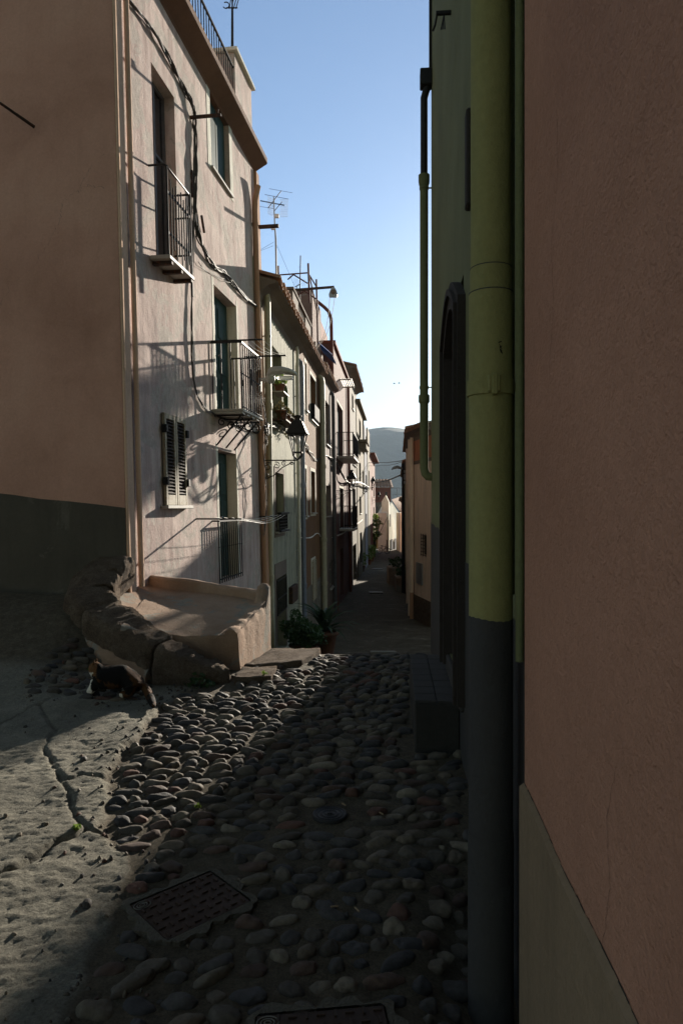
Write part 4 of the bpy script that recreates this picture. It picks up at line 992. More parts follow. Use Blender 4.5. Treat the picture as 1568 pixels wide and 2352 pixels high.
# terrace parapet with openwork blocks
mb = MB(F); ta, tb = s0+0.1, s1-1.0; zp = 7.62
mb.bbox(ta, ta+1.1, -0.32, -0.16, 6.3, zp, 0.01); mb.bbox(tb-1.3, tb, -0.32, -0.16, 6.3, zp, 0.01); mb.bbox(ta, ta+0.16, -2.4, -0.33, 6.3, zp, 0.01)
mb.bbox(ta-0.05, tb+0.05, -0.36, -0.12, zp+0.002, zp+0.07, 0.01); mb.box(ta+1.1, tb-1.3, -0.31, -0.17, 6.3, 6.5)
sx0, sx1 = ta+1.1, tb-1.3; nx = int((sx1-sx0)/0.16)
for i in range(nx+1):
    x = sx0+(sx1-sx0)*i/nx; mb.box(x-0.018, x+0.018, -0.29, -0.19, 6.5, zp)
for z in np.arange(6.62, zp-0.02, 0.16): mb.box(sx0, sx1, -0.285, -0.195, z-0.018, z+0.018)
mb.build('terrace_parapet', M['surround'], r, label='terrace wall with a panel of openwork blocks')
# B4
r, F, s0, s1, hs = house('peeling_house', 'narrow peeling mauve grey house behind the brown one', 737, 768, 6.42, 'mauve',
    [(746, 917, 1018, 755, 0.2, '-s'), (747.5, 1114, 1186, 758, 0.2, '-s'), (757, 1292, 1354, 766, 0.15, 'w-s')], d0=0.02)
tile_eave(r, F, s0, s1, 6.44, 0.26, 1.0, 0.3, cove=0.18)
pipe_obj(r, F, s1-1.2, -3.4, 6.0, 0.075, 'greywood', clips=(4, 1, -1)); 
mb = MB(F); mb.bbox(s0+1.5, s1-0.6, -1.9, -0.4, 6.4, 9.6, 0.02); rt = mb.build('roof_room', M['brick'], r)
mb = MB(F); mb.box(s0+0.3, s0+2.6, -0.5, -0.15, 6.5, 7.35); mb.build('terrace_parapet', M['surround'], r)
pb = s1-0.5
mb = MB(F); mb.tube([(pb-1.6, -0.6, 9.72), (pb-0.2, -0.25, 9.72), (pb, -0.1, 9.6), (pb, 0.0, 9.3), (pb, 0.1, -3)], 0.07, 10); mb.build('drainpipe', M['red'], r, label='red downpipe bending over from the roof room')
mb = MB(F); 
for k in range(8):
    t = k/8; mb.poly([(s0+1.0+t*1.6, -0.15, 7.5+0.06*math.sin(k*2)), (s0+1.2+t*1.6, -0.15, 7.5+0.06*math.sin(k*2+2)), (s0+1.2+t*1.6, 0.35, 7.05+0.05*math.sin(k*3+2)), (s0+1.0+t*1.6, 0.35, 7.05+0.05*math.sin(k*3))])
tag(mb.build('tarp', M['blue']), 'bright blue tarp sheet on the roof edge beside the red pipe', 'tarp')
# B5 red house with balconies
r, F, s0, s1, hs = house('red_house', 'dull red house with two iron balconies and red pipes', 768, 801, 8.35, 'purple',
    [(773, 920, 1046, 786, 0.2, 'dark+w'), (779, 1120, 1214, 788, 0.2, 'dark+w'), (781, 1262, 1378, 788, 0.25, 'door')], d0=0.04)
mb = MB(F); mb.box(s0, s0+0.35, 0.003, 0.02, -4, 8.3); mb.box(s1-0.5, s1, 0.003, 0.02, -4, 8.3); mb.build('corner_pilaster', M['red'], r)
for k, h in enumerate(hs[:2]):
    a, b, c, d = h[:4]; a -= 0.3; b += 0.3; dd = 0.75-0.1*k
    mb = MB(F); mb.bbox(a, b, 0, dd, c-0.12, c-0.02, 0.01); mb.build('slab', M['marble'], r)
    mb = MB(F); zt_ = c+1.0
    for z in (zt_, c+0.06): mb.box(a, b, dd-0.05, dd-0.02, z-0.015, z+0.015); mb.box(a, a+0.03, 0, dd, z-0.015, z+0.015); mb.box(b-0.03, b, 0, dd, z-0.015, z+0.015)
    for x in np.linspace(a+0.02, b-0.02, 14): mb.tube([(x, dd-0.035, c), (x, dd-0.035, zt_)], 0.013, 5)
    for y in np.linspace(0.05, dd-0.05, 6): mb.tube([(a+0.015, y, c), (a+0.015, y, zt_)], 0.013, 5)
    mb.build('balcony_railing', M['iron'], r)
mb = MB(F); mb.tube([(s1-0.9, 0.1, -3.6), (s1-0.9, 0.1, 8.2)], 0.075, 10); mb.build('drainpipe', M['red'], r)
mb = MB(F); mb.bbox(s0, s1, -0.5, 0.12, 8.36, 8.5, 0.01); mb.bbox(s0+0.2, s0+3.0, -2.2, -0.5, 8.5, 9.4, 0.02); mb.build('parapet', M['red'], r)
mb = MB(F); mb.box(s0+3.2, s0+3.26, 0.0, 0.55, 7.45, 7.5); mb.box(s0+5.2, s0+5.26, 0.0, 0.55, 7.45, 7.5)
for k in range(7): mb.box(s0+3.2, s0+5.2, 0.02+k*0.085, 0.05+k*0.085, 7.5, 7.53)
mb.build('slatted_awning', M['marble'], r)
# B6 grey house
r, F, s0, s1, hs = house('grey_house', 'rough grey house with a tall dark doorway and plants at its foot', 801, 821, 9.2, 'grey',
    [(807.5, 902, 936, 811, 0.2, '-s'), (809, 1001, 1065, 816, 0.2, '-s'), (809, 1121, 1193, 816, 0.2, 'dark-s'), (810, 1254, 1345, 818, 0.3, 'dark')], d0=0.02)
tile_eave(r, F, s0, s1, 9.2, 0.5, 2.0, 0.6, pitch=0.3, r=0.11)
# B7 .. B10
r, F, s0, s1, hs = house('beige_house', 'beige yellow house with a small corbelled balcony farther down the left row', 821, 838, 8.5, 'beige',
    [(824, 960, 1000, 828, 0.2, 'dark'), (824, 1060, 1105, 828, 0.2, 'dark-s'), (825, 1140, 1180, 829, 0.2, 'dark-s'), (832, 960, 1010, 835, 0.2, '-s'), (832, 1080, 1130, 835, 0.2, '-s'), (826, 1225, 1300, 831, 0.2, 'door')], d0=0.06)
mb = MB(F); h = hs[0]; mb.bbox(h[0]-0.6, h[1]+0.6, 0, 0.6, h[2]-0.5, h[2]-0.3, 0.02); mb.bbox(h[0]-0.6, h[1]+0.6, 0.52, 0.6, h[2]-0.3, h[2]+0.5, 0.02); mb.bbox(h[0]-0.3, h[1]+0.3, 0, 0.5, h[2]-0.9, h[2]-0.5, 0.02); mb.build('balcony', M['beige'], r)
mb = MB(F); mb.bbox(s0, s1, -0.3, 0.25, 8.5, 8.65, 0.01); mb.bbox(s0+6, s1, 0.0, 0.35, 6.0, 6.12, 0.01); mb.build('cornice', M['beige'], r)
r, F, s0, s1, hs = house('pale_blue_house', 'narrow pale blue house strip behind the beige one', 838, 845, 8.1, 'blueish',
    [(839.5, 1000, 1040, 842, 0.2, 'dark'), (839.5, 1090, 1130, 842, 0.2, 'dark'), (839.5, 1180, 1215, 842, 0.2, 'dark')], d0=0.1)
r, F, s0, s1, hs = house('tan_house', 'tan plaster house with a shutter near the end of the left row', 845, 850, 7.6, 'beige', [(846, 1080, 1120, 848, 0.2, 'dark')], d0=0.14)
r, F, s0, s1, hs = house('dark_red_house', 'last brownish red house of the left row before the end of the street', 850, 861.5, 6.6, 'red',
    [(852, 1100, 1125, 855, 0.2, 'dark'), (857, 1110, 1140, 859, 0.2, 'w-s'), (857, 1165, 1190, 859, 0.2, 'dark')], d0=0.12)
mb = MB(F); mb.bbox(s0, s1, -0.3, 0.5, 6.6, 6.72, 0.01); mb.build('cornice', M['red'], r)

# ------------------------------------------------------------ right row beyond the green house
RG = 'houses along the right side of the street'
FS2 = Frame(3.16, 22.6, -0.37, 2.3, 0.0, -1)
sE = FS2.px(949, 1166)[0]
SH = empty('pale_salmon_house', FS2(0, 0, -2.4), 'pale salmon house with an orange upper storey, barred window and rough stone foot', 'house', RG)
hw = box_px(FS2, 979, 1230, 1276, 968, 0.15); hw[0], hw[1] = min(hw[0], hw[1]), max(hw[0], hw[1])
facade(FS2, 0.6, sE, -4, 3.2, [hw], 9).build('wall', M['salmon'], SH)
window(SH, FS2, hw, 'darkwood', 'dark', 0, False)
mb = MB(FS2); a, b, c, d = hw[:4]
for z in np.linspace(c, d, 7): mb.tube([(a-0.03, 0.03, z), (b+0.03, 0.03, z)], 0.012, 5)
for x in (a, (a+b)/2, b): mb.tube([(x, 0.035, c-0.05), (x, 0.035, d+0.05)], 0.012, 5)
mb.build('window_grille', M['rust'], SH)
mb = MB(FS2); mb.box(0.6, sE+0.03, -1.3, 0.03, 3.201, 3.32); mb.build('string_course', M['surround'], SH)
mb = MB(FS2); mb.box(0.6, sE, -1.25, -0.01, 3.321, 4.30); mb.build('upper_storey', M['orange'], SH)
mb = MB(FS2); s5, z5 = FS2.px(955, 1395); mb.box(0.6, sE, 0.001, 0.05, -4, -1.62); mb.build('stone_foot', M['rock'], SH)
mb = MB(FS2); x1, z1 = FS2.px(971, 1295); x0, _ = FS2.px(957, 1295); mb.bbox(min(x0, x1), max(x0, x1), 0.001, 0.04, FS2.px(965, 1342)[1], z1, 0.006); mb.build('vent_panel', M['steel'], SH)
tile_eave(SH, FS2, 0.6, sE+0.1, 4.40, 0.35, 1.2, 0.12, mat='tiles', soffit='surround')
mb = MB(FS2)                                          # unseen block added behind its roof, outline shaped to shade the street
pr = [(-3.4, 3.2), (-4.05, 4.80), (-4.6, 5.5), (-4.75, 5.85), (-5.0, 6.35), (-5.7, 8.0), (-9, 8.0), (-9, 3.2)]
for s in (0.6, sE): mb.poly([(s, *p) for p in pr])
for p, q in zip(pr, pr[1:]+pr[:1]): mb.poly([(0.6, *p), (sE, *p), (sE, *q), (0.6, *q)])
mb.build('shadow_block', M['tiles'], SH)
pipe_obj(SH, FS2, sE-0.15, -1.6, 4.2, 0.07, 'salmon', clips=(2, 0), top=False); pipe_obj(SH, FS2, sE-0.15, -3.6, -1.55, 0.075, 'orange_pipe', top=False)
FR2 = Frame(2.68, 25.55, 0.080, 1.0, 0.0, -1)
def rhouse(name, label, s0, s1, ztop, mat, d0=0.0):
    F = Frame(FR2.o.x+FR2.n.x*d0, FR2.o.y+FR2.n.y*d0, 0.08, 1.0, 0, -1)
    root = empty(name, F(s0, 0, -3), label, 'house', RG); facade(F, s0, s1, -5, ztop, [[s0+2.2, s0+3.0, 0.3, 1.6, 0.2], [s0+2.2, s0+3.0, -2.7, -0.7, 0.2]], 7).build('wall', M[mat], root)
    window(root, F, [s0+2.2, s0+3.0, 0.3, 1.6, 0.2]); door(root, F, [s0+2.2, s0+3.0, -2.7, -0.7, 0.2], 'darkwood'); tile_eave(root, F, s0, s1, ztop, 0.3, 2.5, 0.6, pitch=0.3, r=0.11)
    return root, F
r, F = rhouse('beige_house', 'beige house with two vertical pipes beyond the salmon house on the right', 0, 9.5, 4.5, 'peach')
pipe_obj(r, F, 0.5, -3.5, 4.2, 0.08, 'salmon', clips=(2, -1), top=False); pipe_obj(r, F, 4.6, -3.5, 4.2, 0.09, 'salmon', clips=(2, -1), top=False)
r, F = rhouse('tan_house', 'tan house strip behind the lamp pole on the right', 9.5, 25, 3.9, 'beige', 0.03)
r, F = rhouse('small_house', 'small weathered pale house at the far right end of the street', 37, 54, 2.4, 'salmon', 0.05)

# ------------------------------------------------------------ end of the street
PH = empty('peach_house', ray(900, 1262, 82), 'sunlit peach house with red tiled roof closing the street', 'house')
Y0 = 82; P = lambda u, v, dy=0: ray(u, v, Y0) + Vector((0, dy, 0))
mb = MB()
fr = [ray(887, 1272, 82), ray(887, 1178, 82), ray(899, 1153, 86), ray(918, 1182, 92), ray(918, 1262, 92)]
bk = [p+Vector((-1.0, 0.2, -0.02)) for p in fr]
mb.poly(fr); mb.poly(bk)
for k in range(len(fr)): a, b = fr[k], fr[(k+1) % len(fr)]; c, d = bk[(k+1) % len(fr)], bk[k]; mb.poly([a, b, c, d])
mb.build('wall', M['peach'], PH)
mb = MB(); fr = [P(876.5, 1270, 0.5), P(876.5, 1152, 0.5), P(880, 1146, 0.5), P(886, 1137, 0.5), P(893, 1152, 0.5), P(893, 1270, 0.5)]; bk = [p+Vector((0.2, 1.2, -0.1)) for p in fr]
mb.poly(fr); mb.poly(bk)
for k in range(len(fr)): a, b = fr[k], fr[(k+1) % len(fr)]; c, d = bk[(k+1) % len(fr)], bk[k]; mb.poly([a, b, c, d])
mb.build('wing', M['peach'], PH)
mb = MB(); a, b, c, d = ray(899, 1148, 85.8), ray(919.5, 1178, 92.3), ray(950, 1172, 100), ray(936, 1136, 106)
rows = 12
for k in range(rows*2):
    t0, t1 = k/(rows*2), (k+1)/(rows*2); h0 = 0.09*(k % 2); h1 = 0.09*((k+1) % 2)
    z = Vector((0, 0, 1)); p0 = a.lerp(d, t0)+z*h0; p1 = a.lerp(d, t1)+z*h1; q0 = b.lerp(c, t0)+z*h0; q1 = b.lerp(c, t1)+z*h1; mb.poly([p0, p1, q1, q0])
mb.build('roof', M['tiles'], PH)
def on_gable(u, v, off=0.0):                    # point on the oblique gable wall
    A, B = ray(887, 1200, 82), ray(918, 1200, 92); d = (B-A).normalized(); n = Vector((d.y, -d.x, 0)); r = Vector(((u-784)/1568, 1, 0)); t = (n.dot(A)+off)/n.dot(r)
    return ray(u, v, t)
for (u0, u1, v0, v1, nm) in ((891, 897, 1181, 1209, 'window'), (898, 902, 1238, 1262, 'door'), (906, 910, 1237, 1261, 'door')):
    mb = MB(); q0 = [on_gable(u0, v1, 0.01), on_gable(u1, v1, 0.01), on_gable(u1, v0, 0.01), on_gable(u0, v0, 0.01)]; q1 = [on_gable(u0, v1, 0.1), on_gable(u1, v1, 0.1), on_gable(u1, v0, 0.1), on_gable(u0, v0, 0.1)]
    mb.poly(q1)
    for k in range(4): mb.poly([q0[k], q0[(k+1) % 4], q1[(k+1) % 4], q1[k]])
    w = mb.build(nm, M['greywood'], PH)
    if nm == 'window': mb = MB(); mb.poly([on_gable(u0+0.8, v1-2, 0.11), on_gable(u1-0.8, v1-2, 0.11), on_gable(u1-0.8, v0+2, 0.11), on_gable(u0+0.8, v0+2, 0.11)]); mb.build('pane', M['glass'], w)
mb = MB(); p, q = ray(879.5, 1208, 82.4), ray(883.5, 1188, 82.4); mb.bbox(p.x, q.x, p.y-0.03, p.y+0.12, p.z, q.z, 0.01); w = mb.build('window', M['greywood'], PH)
mb = MB(); mb.box(p.x+0.05, q.x-0.05, p.y-0.045, p.y-0.034, p.z+0.08, q.z-0.08); mb.build('pane', M['glass'], w)
mb = MB(); mb.poly([ray(887, 1273, 81.9), ray(918, 1262, 91.9), ray(918, 1237, 91.9), ray(903, 1241, 86.9), ray(887, 1240, 81.9)]); mb.build('stained_base', M['grey'], PH)
def simple_house(name, label, u0, u1, v0, v1, Y, mat, depth=8, roof=None, wins=()):
    root = empty(name, ray((u0+u1)/2, v1, Y), label, 'house'); a, b = ray(u0, v1, Y), ray(u1, v0, Y)
    mb = MB(); mb.box(a.x, b.x, Y, Y+depth, a.z, b.z); mb.build('wall', M[mat], root)
    if roof:
        mb = MB(); n = 14; mb.box(a.x-0.4, b.x+0.4, Y-0.4, Y+0.2, b.z+0.001, b.z+0.12)
        for k in range(n):
            x0 = a.x-0.4+(b.x-a.x+0.8)*k/n; x1 = a.x-0.4+(b.x-a.x+0.8)*(k+1)/n; h = 0.12*(k % 2)
            mb.poly([(x0, Y-0.5, b.z+0.12+h), (x1, Y-0.5, b.z+0.12+0.12-h), (x1, Y+depth*0.5, b.z+0.12+roof-h+0.12), (x0, Y+depth*0.5, b.z+0.12+roof+h)])
        mb.build('roof', M['tiles'], root)
    for (x0, x1, y0, y1) in wins:
        p, q = ray(x0, y1, Y), ray(x1, y0, Y); mb = MB(); mb.box(p.x, q.x, Y-0.06, Y+0.02, p.z, q.z); w = mb.build('window', M['greywood'], root)
        mb = MB(); mb.box(p.x+0.06, q.x-0.06, Y-0.075, Y-0.062, p.z+0.06, q.z-0.06); mb.build('pane', M['glass'], w)
    return root
simple_house('yellow_house', 'yellow house between the green shrub and the peach house', 856, 878, 1181, 1275, 90, 'yellow', 8, None, [(866, 869, 1205, 1225)])
simple_house('red_house', 'distant dark red house with a grey tiled roof above the street end', 856, 897, 1121, 1200, 120, 'red', 10, 1.6, [(868, 873, 1130, 1142), (884, 889, 1130, 1142)])
simple_house('grey_house', 'grey house below the dark red one at the street end', 858, 876, 1154, 1200, 110, 'grey', 6, None, [(864, 868, 1163, 1180)])
simple_house('low_house', 'low salmon house with an awning at the right foot of the street end', 919, 932, 1178, 1275, 80, 'salmon', 6, None, [(922, 927, 1205, 1214)])
tr = empty('roof_terrace_rail', ray(915, 1145, 118), 'thin metal pergola frame on the roofs in front of the hill', 'pergola'); mb = MB()
for u in (899, 912, 930): mb.tube([ray(u, 1158, 118), ray(u, 1120, 118)], 0.05, 6)
for v in (1121, 1135): mb.tube([ray(898, v, 118), ray(932, v, 118)], 0.05, 6)
mb.build('frame', M['steel'], tr)

# ------------------------------------------------------------ hill and haze later
xs_ = np.linspace(-2600, 3600, 260); ys_ = np.linspace(1300, 3600, 110); X, Y = np.meshgrid(xs_, ys_, indexing='ij')
prof = 254+26*np.sin((X-50)/520.0)+20*fbm(X, X*0+3, 1/260, 5, 0.55, 1)+ (X-150)*0.03
rise = sstep(Y, 1350, 2150); Z = -8+rise*prof*(1+0.0*Y)+ (rise*(1-rise)*4)*60*fbm(X, Y, 1/420, 5, 0.6, 2)+10*fbm(X, Y, 1/90, 4, 0.6, 3)*rise
v = np.stack([X.ravel(), Y.ravel(), Z.ravel()], 1); nx, ny = X.shape
i = (np.arange(nx-1)[:, None]*ny+np.arange(ny-1)[None, :]).ravel(); f = np.stack([i, i+ny, i+ny+1, i+1], 1)
me = bpy.data.meshes.new('hill'); me.from_pydata(v.tolist(), [], f.tolist()); me.polygons.foreach_set('use_smooth', np.ones(len(f), bool)); me.materials.append(M['hill']); o = bpy.data.objects.new('hill', me); COL.objects.link(o)
tag(o, 'long wooded hill fading into blue haze behind the town', kind='structure')

ty, tx = 24.5, 5.0
# ------------------------------------------------------------ cobblestones and covers
EXC = []                                                # (x, y, half length, half width, angle)
q4 = [Vector((*gp(320, 2062), 0)), Vector((*gp(500, 1995), 0)), Vector((*gp(557, 2066), 0)), Vector((*gp(362, 2168), 0))]
MC = sum(q4, Vector())/4; ux = (q4[1]-q4[0]+q4[2]-q4[3]).normalized(); uy = Vector((-ux.y, ux.x, 0)); LX = ((q4[1]-q4[0]).length+(q4[2]-q4[3]).length)/4; LY = ((q4[3]-q4[0]).length+(q4[2]-q4[1]).length)/4
EXC.append((MC, LX+0.045, LY+0.045, ux, uy))
M2 = Vector((*gp(745, 2388), 0)); u2 = Vector((math.cos(0.12), math.sin(0.12), 0)); v2 = Vector((-u2.y, u2.x, 0)); EXC.append((M2, 0.20, 0.13, u2, v2))
RC = Vector((*gp(757, 1871), 0)); EXC.append((RC, 0.10, 0.10, Vector((1, 0, 0)), Vector((0, 1, 0))))
def cover(C, lx, ly, ux_, uy_, z, label, ring=True):
    root = empty('manhole_cover', (C.x, C.y, z), label, 'manhole cover', 'metal covers set in the street')
    Fm = lambda a, b, c: C+ux_*a+uy_*b+Vector((0, 0, c))
    mb = MB(Fm); w = 0.03; t = z+0.004
    for a0, a1, b0, b1 in ((-lx-w, lx+w, -ly-w, -ly-0.004), (-lx-w, lx+w, ly+0.004, ly+w), (-lx-w, -lx-0.004, -ly-0.004, ly+0.004), (lx+0.004, lx+w, -ly-0.004, ly+0.004)): mb.bbox(a0, a1, b0, b1, z-0.05, t+0.001, 0.002)
    pass
    if ring:
        mb = MB(Fm); n_ = 72; inn, out_ = [], []
        for q in range(n_):
            a_ = 2*math.pi*q/n_; ca_, sa_ = math.cos(a_), math.sin(a_); m_ = max(abs(ca_)/(lx+0.004), abs(sa_)/(ly+0.004)); inn.append((ca_/m_, sa_/m_, t-0.001)); g_ = 1.0/m_+0.035+0.028*math.sin(q*0.9)*math.sin(q*0.37+1); out_.append((ca_*g_, sa_*g_, t-0.002)) 
        for q in range(n_):
            w_ = (q+1) % n_; mb.poly([inn[q], out_[q], out_[w_], inn[w_]]); mb.poly([out_[q], (out_[q][0], out_[q][1], z-0.05), (out_[w_][0], out_[w_][1], z-0.05), out_[w_]])
        mb.build('concrete_collar', M['collar'], root)
    mb = MB(Fm); mb.bbox(-lx, lx, -ly, ly, z-0.04, t-0.004, 0.003)
    n, m = 9, 6
    for i in range(n):
        for j in range(m):
            x = -lx+lx*2*(i+0.5)/n; y = -ly+ly*2*(j+0.5)/m
            if ring and i == 0 and j == m-1: continue
            if (i+j) % 2: mb.bbox(x-0.014, x+0.014, y-0.004, y+0.004, t-0.0035, t+0.002, 0.0008)
            else: mb.bbox(x-0.004, x+0.004, y-0.014, y+0.014, t-0.0035, t+0.002, 0.0008)
    mb.build('plate', M['cover'], root)
    if ring:
        mb = MB(Fm)
        for r_ in (0.026, 0.016, 0.008): mb.tube([(-lx+0.035+r_*1.3*math.cos(a), ly-0.035+r_*math.sin(a), t-0.002) for a in np.linspace(0, 6.283, 20)], 0.002, 5)
        mb.build('oval_emblem', M['palecover'], root)
    return root
cover(MC, LX, LY, ux, uy, gz(MC.x, MC.y)+0.012, 'brown square patterned manhole cover with an oval mark in its corner')
cover(M2, 0.20, 0.13, u2, v2, gz(M2.x, M2.y)+0.012, 'manhole cover cut off by the bottom edge of the picture')
mb = MB(); z = gz(RC.x, RC.y)+0.014
for prof in ([(0.0, -0.03), (0.088, -0.03), (0.090, 0.0), (0.082, 0.004), (0.076, 0.0), (0.070, 0.0), (0.066, 0.004), (0.060, 0.0), (0.045, 0.0), (0.042, 0.004), (0.036, 0.0), (0.022, 0.0), (0.018, 0.004), (0.012, 0.0), (0.0, 0.0)],):
    mb.lathe((RC.x, RC.y, z), prof, 40, caps=False)
mb.box(RC.x-0.012, RC.x+0.012, RC.y-0.004, RC.y+0.004, z+0.0, z+0.005)
tag(mb.build('valve_cover', M['iron']), 'small round iron valve cover with concentric rings among the cobbles', 'manhole cover', 'metal covers set in the street')
def flat_cover(u, v, wpx, hpx, label):
    # slope aware: walk down the sight line to the street
    Y = 7.6
    while Y < 90:
        X = (u-784)/1568*Y; z = H-(v-1166)/1568*Y
        if z <= float(base_z(np.array([X]), np.array([Y]))[0])+0.01: break
        Y += 0.05
    w = wpx/1568*Y/2; root = empty('manhole_cover', (X, Y, z), label, 'manhole cover', 'metal covers set in the street'); l = w*1.1
    sl = (float(base_z(np.array([X]), np.array([Y+0.5]))[0])-float(base_z(np.array([X]), np.array([Y-0.5]))[0]))
    Fm = lambda a, b, c: Vector((X+a, Y+b, z+0.05+b*sl+c)); mb = MB(Fm)
    mb.bbox(-w, w, -l, l, -0.05, 0.0, 0.004); mb.bbox(-w*0.9, w*0.9, -l*0.9, l*0.9, 0.001, 0.008, 0.002); mb.build('plate', M['palecover'], root)
flat_cover(880, 1501, 60, 9, 'pale metal cover just beyond the end of the cobbles'); flat_cover(863, 1362, 32, 6, 'pale metal cover in the middle of the lower street'); flat_cover(866, 1308, 24, 4, 'farthest pale metal cover beside the sunlit patch of the street')
bm = bmesh.new(); bmesh.ops.create_icosphere(bm, subdivisions=3, radius=1); ICO = np.array([v.co[:] for v in bm.verts]); ICF = np.array([[v.index for v in f.verts] for f in bm.faces]); bm.free()
bm = bmesh.new(); bmesh.ops.create_icosphere(bm, subdivisions=4, radius=1); ICO4 = np.array([v.co[:] for v in bm.verts]); ICF4 = np.array([[v.index for v in f.verts] for f in bm.faces]); bm.free()
stones = []
def wallx(Y): return 0.43+0.075*Y
def excluded(x, y, r):
    for C, a, b, ex, ey in EXC:
        d = Vector((x-C.x, y-C.y, 0))
        if abs(d.dot(ex)) < a+r*0.7 and abs(d.dot(ey)) < b+r*0.6: return True
    if 4.30 < y < 5.75 and x > wallx(y)-0.32: return True
    return False
y = 1.45
while y < 7.15:
    x = -2.6+rng.uniform(0, 0.1); rowh = rng.uniform(0.072, 0.096)*(1.0 if y > 3.2 else 1.08)
    while x < 1.1:
        L = rng.choice([rng.uniform(0.06, 0.09), rng.uniform(0.09, 0.14), rng.uniform(0.13, 0.18)], p=[0.25, 0.50, 0.25])*(1.0 if y > 3.0 else 0.9)
        L *= 1.0
        cx = x+L/2; cy = y+0.14*(cx+0.6)+0.10*math.sin(cx*1.6+y*0.8)*0.6+rng.normal(0, 0.010)
        x += L+rng.uniform(0.005, 0.028)
        if rng.random() < 0.05: x += 0.05
        if cy < 1.3 or cy > 7.2: continue
        if cx > wallx(cy)-0.02: continue
        if excluded(cx, cy, L/2): continue
        e = float(rock_edge(cy))+0.10*float(fbm(np.array([cx]), np.array([cy]), 3.0, 4, 0.6, 1)[0])
        isl = cx < e+0.03
        if isl:
            # pebbles also fill the hollow in front of the curb stones
            if not (5.35 < cy < 6.3 and cx < -1.6): continue
        if cy > 6.45 and cx < -0.30: continue
        if 5.6 < cy < 6.5 and -1.7 < cx < -0.9: continue
        W = min(rowh*rng.uniform(0.60, 0.88), L*0.95); Hh = rng.uniform(0.014, 0.026)*(1.15 if cy > 3.6 else 0.8)
        ang = 0.14+0.06*math.cos(cx*1.6+y*0.8)+rng.normal(0, 0.16 if cy > 3.4 else 0.28)
        stones.append((cx, cy, L/2, W/2, Hh, ang, cy < 3.6))
    y += rowh*rng.uniform(1.0, 1.08)
NB = len(stones)
for k in range(560):                                    # loose grit and chips along the joint and in the hollows
    yy = rng.uniform(1.9, 6.2); xx = float(rock_edge(yy))+rng.normal(0.05, 0.16) if k % 3 else rng.uniform(-2.2, 0.5)
    if k % 5 == 0: yy = rng.uniform(5.2, 6.1); xx = rng.uniform(-2.6, -1.1)
    if xx > wallx(yy)-0.03 or excluded(xx, yy, 0.01): continue
    s_ = rng.uniform(0.003, 0.011)*(2.0 if k % 9 == 0 else 1); stones.append((xx, yy, s_*1.3, s_, s_*0.8, rng.uniform(0, 3), False))
V, Fc, Cc = [], [], []; base = 0
PAL = np.array([(0.055, 0.050, 0.046), (0.045, 0.042, 0.042), (0.085, 0.072, 0.056), (0.115, 0.092, 0.066), (0.075, 0.048, 0.036), (0.13, 0.108, 0.078), (0.062, 0.052, 0.042), (0.16, 0.135, 0.10), (0.10, 0.05, 0.036)])
for (cx, cy, a, b, h, ang, nearby) in stones:
    P, Fx = (ICO4, ICF4) if nearby else (ICO, ICF)
    p = P.copy(); ex = rng.uniform(0.78, 1.0)
    p = np.sign(p)*np.abs(p)**ex; p[:, 2] = np.where(p[:, 2] > 0, 1-(1-np.clip(p[:, 2], 0, 1))**1.15, p[:, 2])
    sx, sy, sz = rng.uniform(0, 50, 3)
    n1 = 1+0.17*np.sin(p[:, 0]*2.1+sx)*np.cos(p[:, 1]*1.9+sy)+0.08*np.sin(p[:, 0]*4.3+sy)*np.sin(p[:, 1]*3.7+sz)+0.04*np.sin(p[:, 2]*6+sx)*np.sin(p[:, 0]*7+sz)
    p = p*n1[:, None]; asym = rng.uniform(-0.22, 0.22); p[:, 1] *= 1+asym*p[:, 0]
    p[:, 0] *= a; p[:, 1] *= b; p[:, 2] *= h+0.010
    tilt = rng.normal(0.05, 0.12); tl = rng.normal(0, 0.10)
    p[:, 2] += tilt*p[:, 1]+tl*p[:, 0]
    ca, sa = math.cos(ang), math.sin(ang); X_ = p[:, 0]*ca-p[:, 1]*sa; Y_ = p[:, 0]*sa+p[:, 1]*ca
    z0 = gz(cx, cy)+rng.uniform(-0.012, 0.000)
    V.append(np.stack([X_+cx, Y_+cy, p[:, 2]+z0], 1)); Fc.append(Fx+base); base += len(p)
    c = PAL[rng.choice(len(PAL), p=[.17, .17, .16, .14, .12, .08, .09, .03, .04])]*rng.uniform(0.7, 1.1)
    Cc.append(np.tile([*c, 1.0], (len(p), 1)))
V = np.concatenate(V); Fc = np.concatenate(Fc); Cc = np.concatenate(Cc)
me = bpy.data.meshes.new('cobblestones'); me.vertices.add(len(V)); me.vertices.foreach_set('co', V.ravel().astype(np.float32)); me.loops.add(Fc.size); me.loops.foreach_set('vertex_index', Fc.ravel().astype(np.int32))
me.polygons.add(len(Fc)); me.polygons.foreach_set('loop_start', np.arange(0, Fc.size, 3, dtype=np.int32)); me.update(calc_edges=True); me.polygons.foreach_set('use_smooth', np.ones(len(Fc), bool))
ca = me.color_attributes.new('stone_colour', 'FLOAT_COLOR', 'POINT'); ca.data.foreach_set('color', Cc.ravel().astype(np.float32)); me.materials.append(M['stone'])
o = bpy.data.objects.new('cobblestones', me); COL.objects.link(o)
tag(o, 'rounded river cobbles bedded in mortar across the street', kind='stuff')
print('STONES', len(stones))
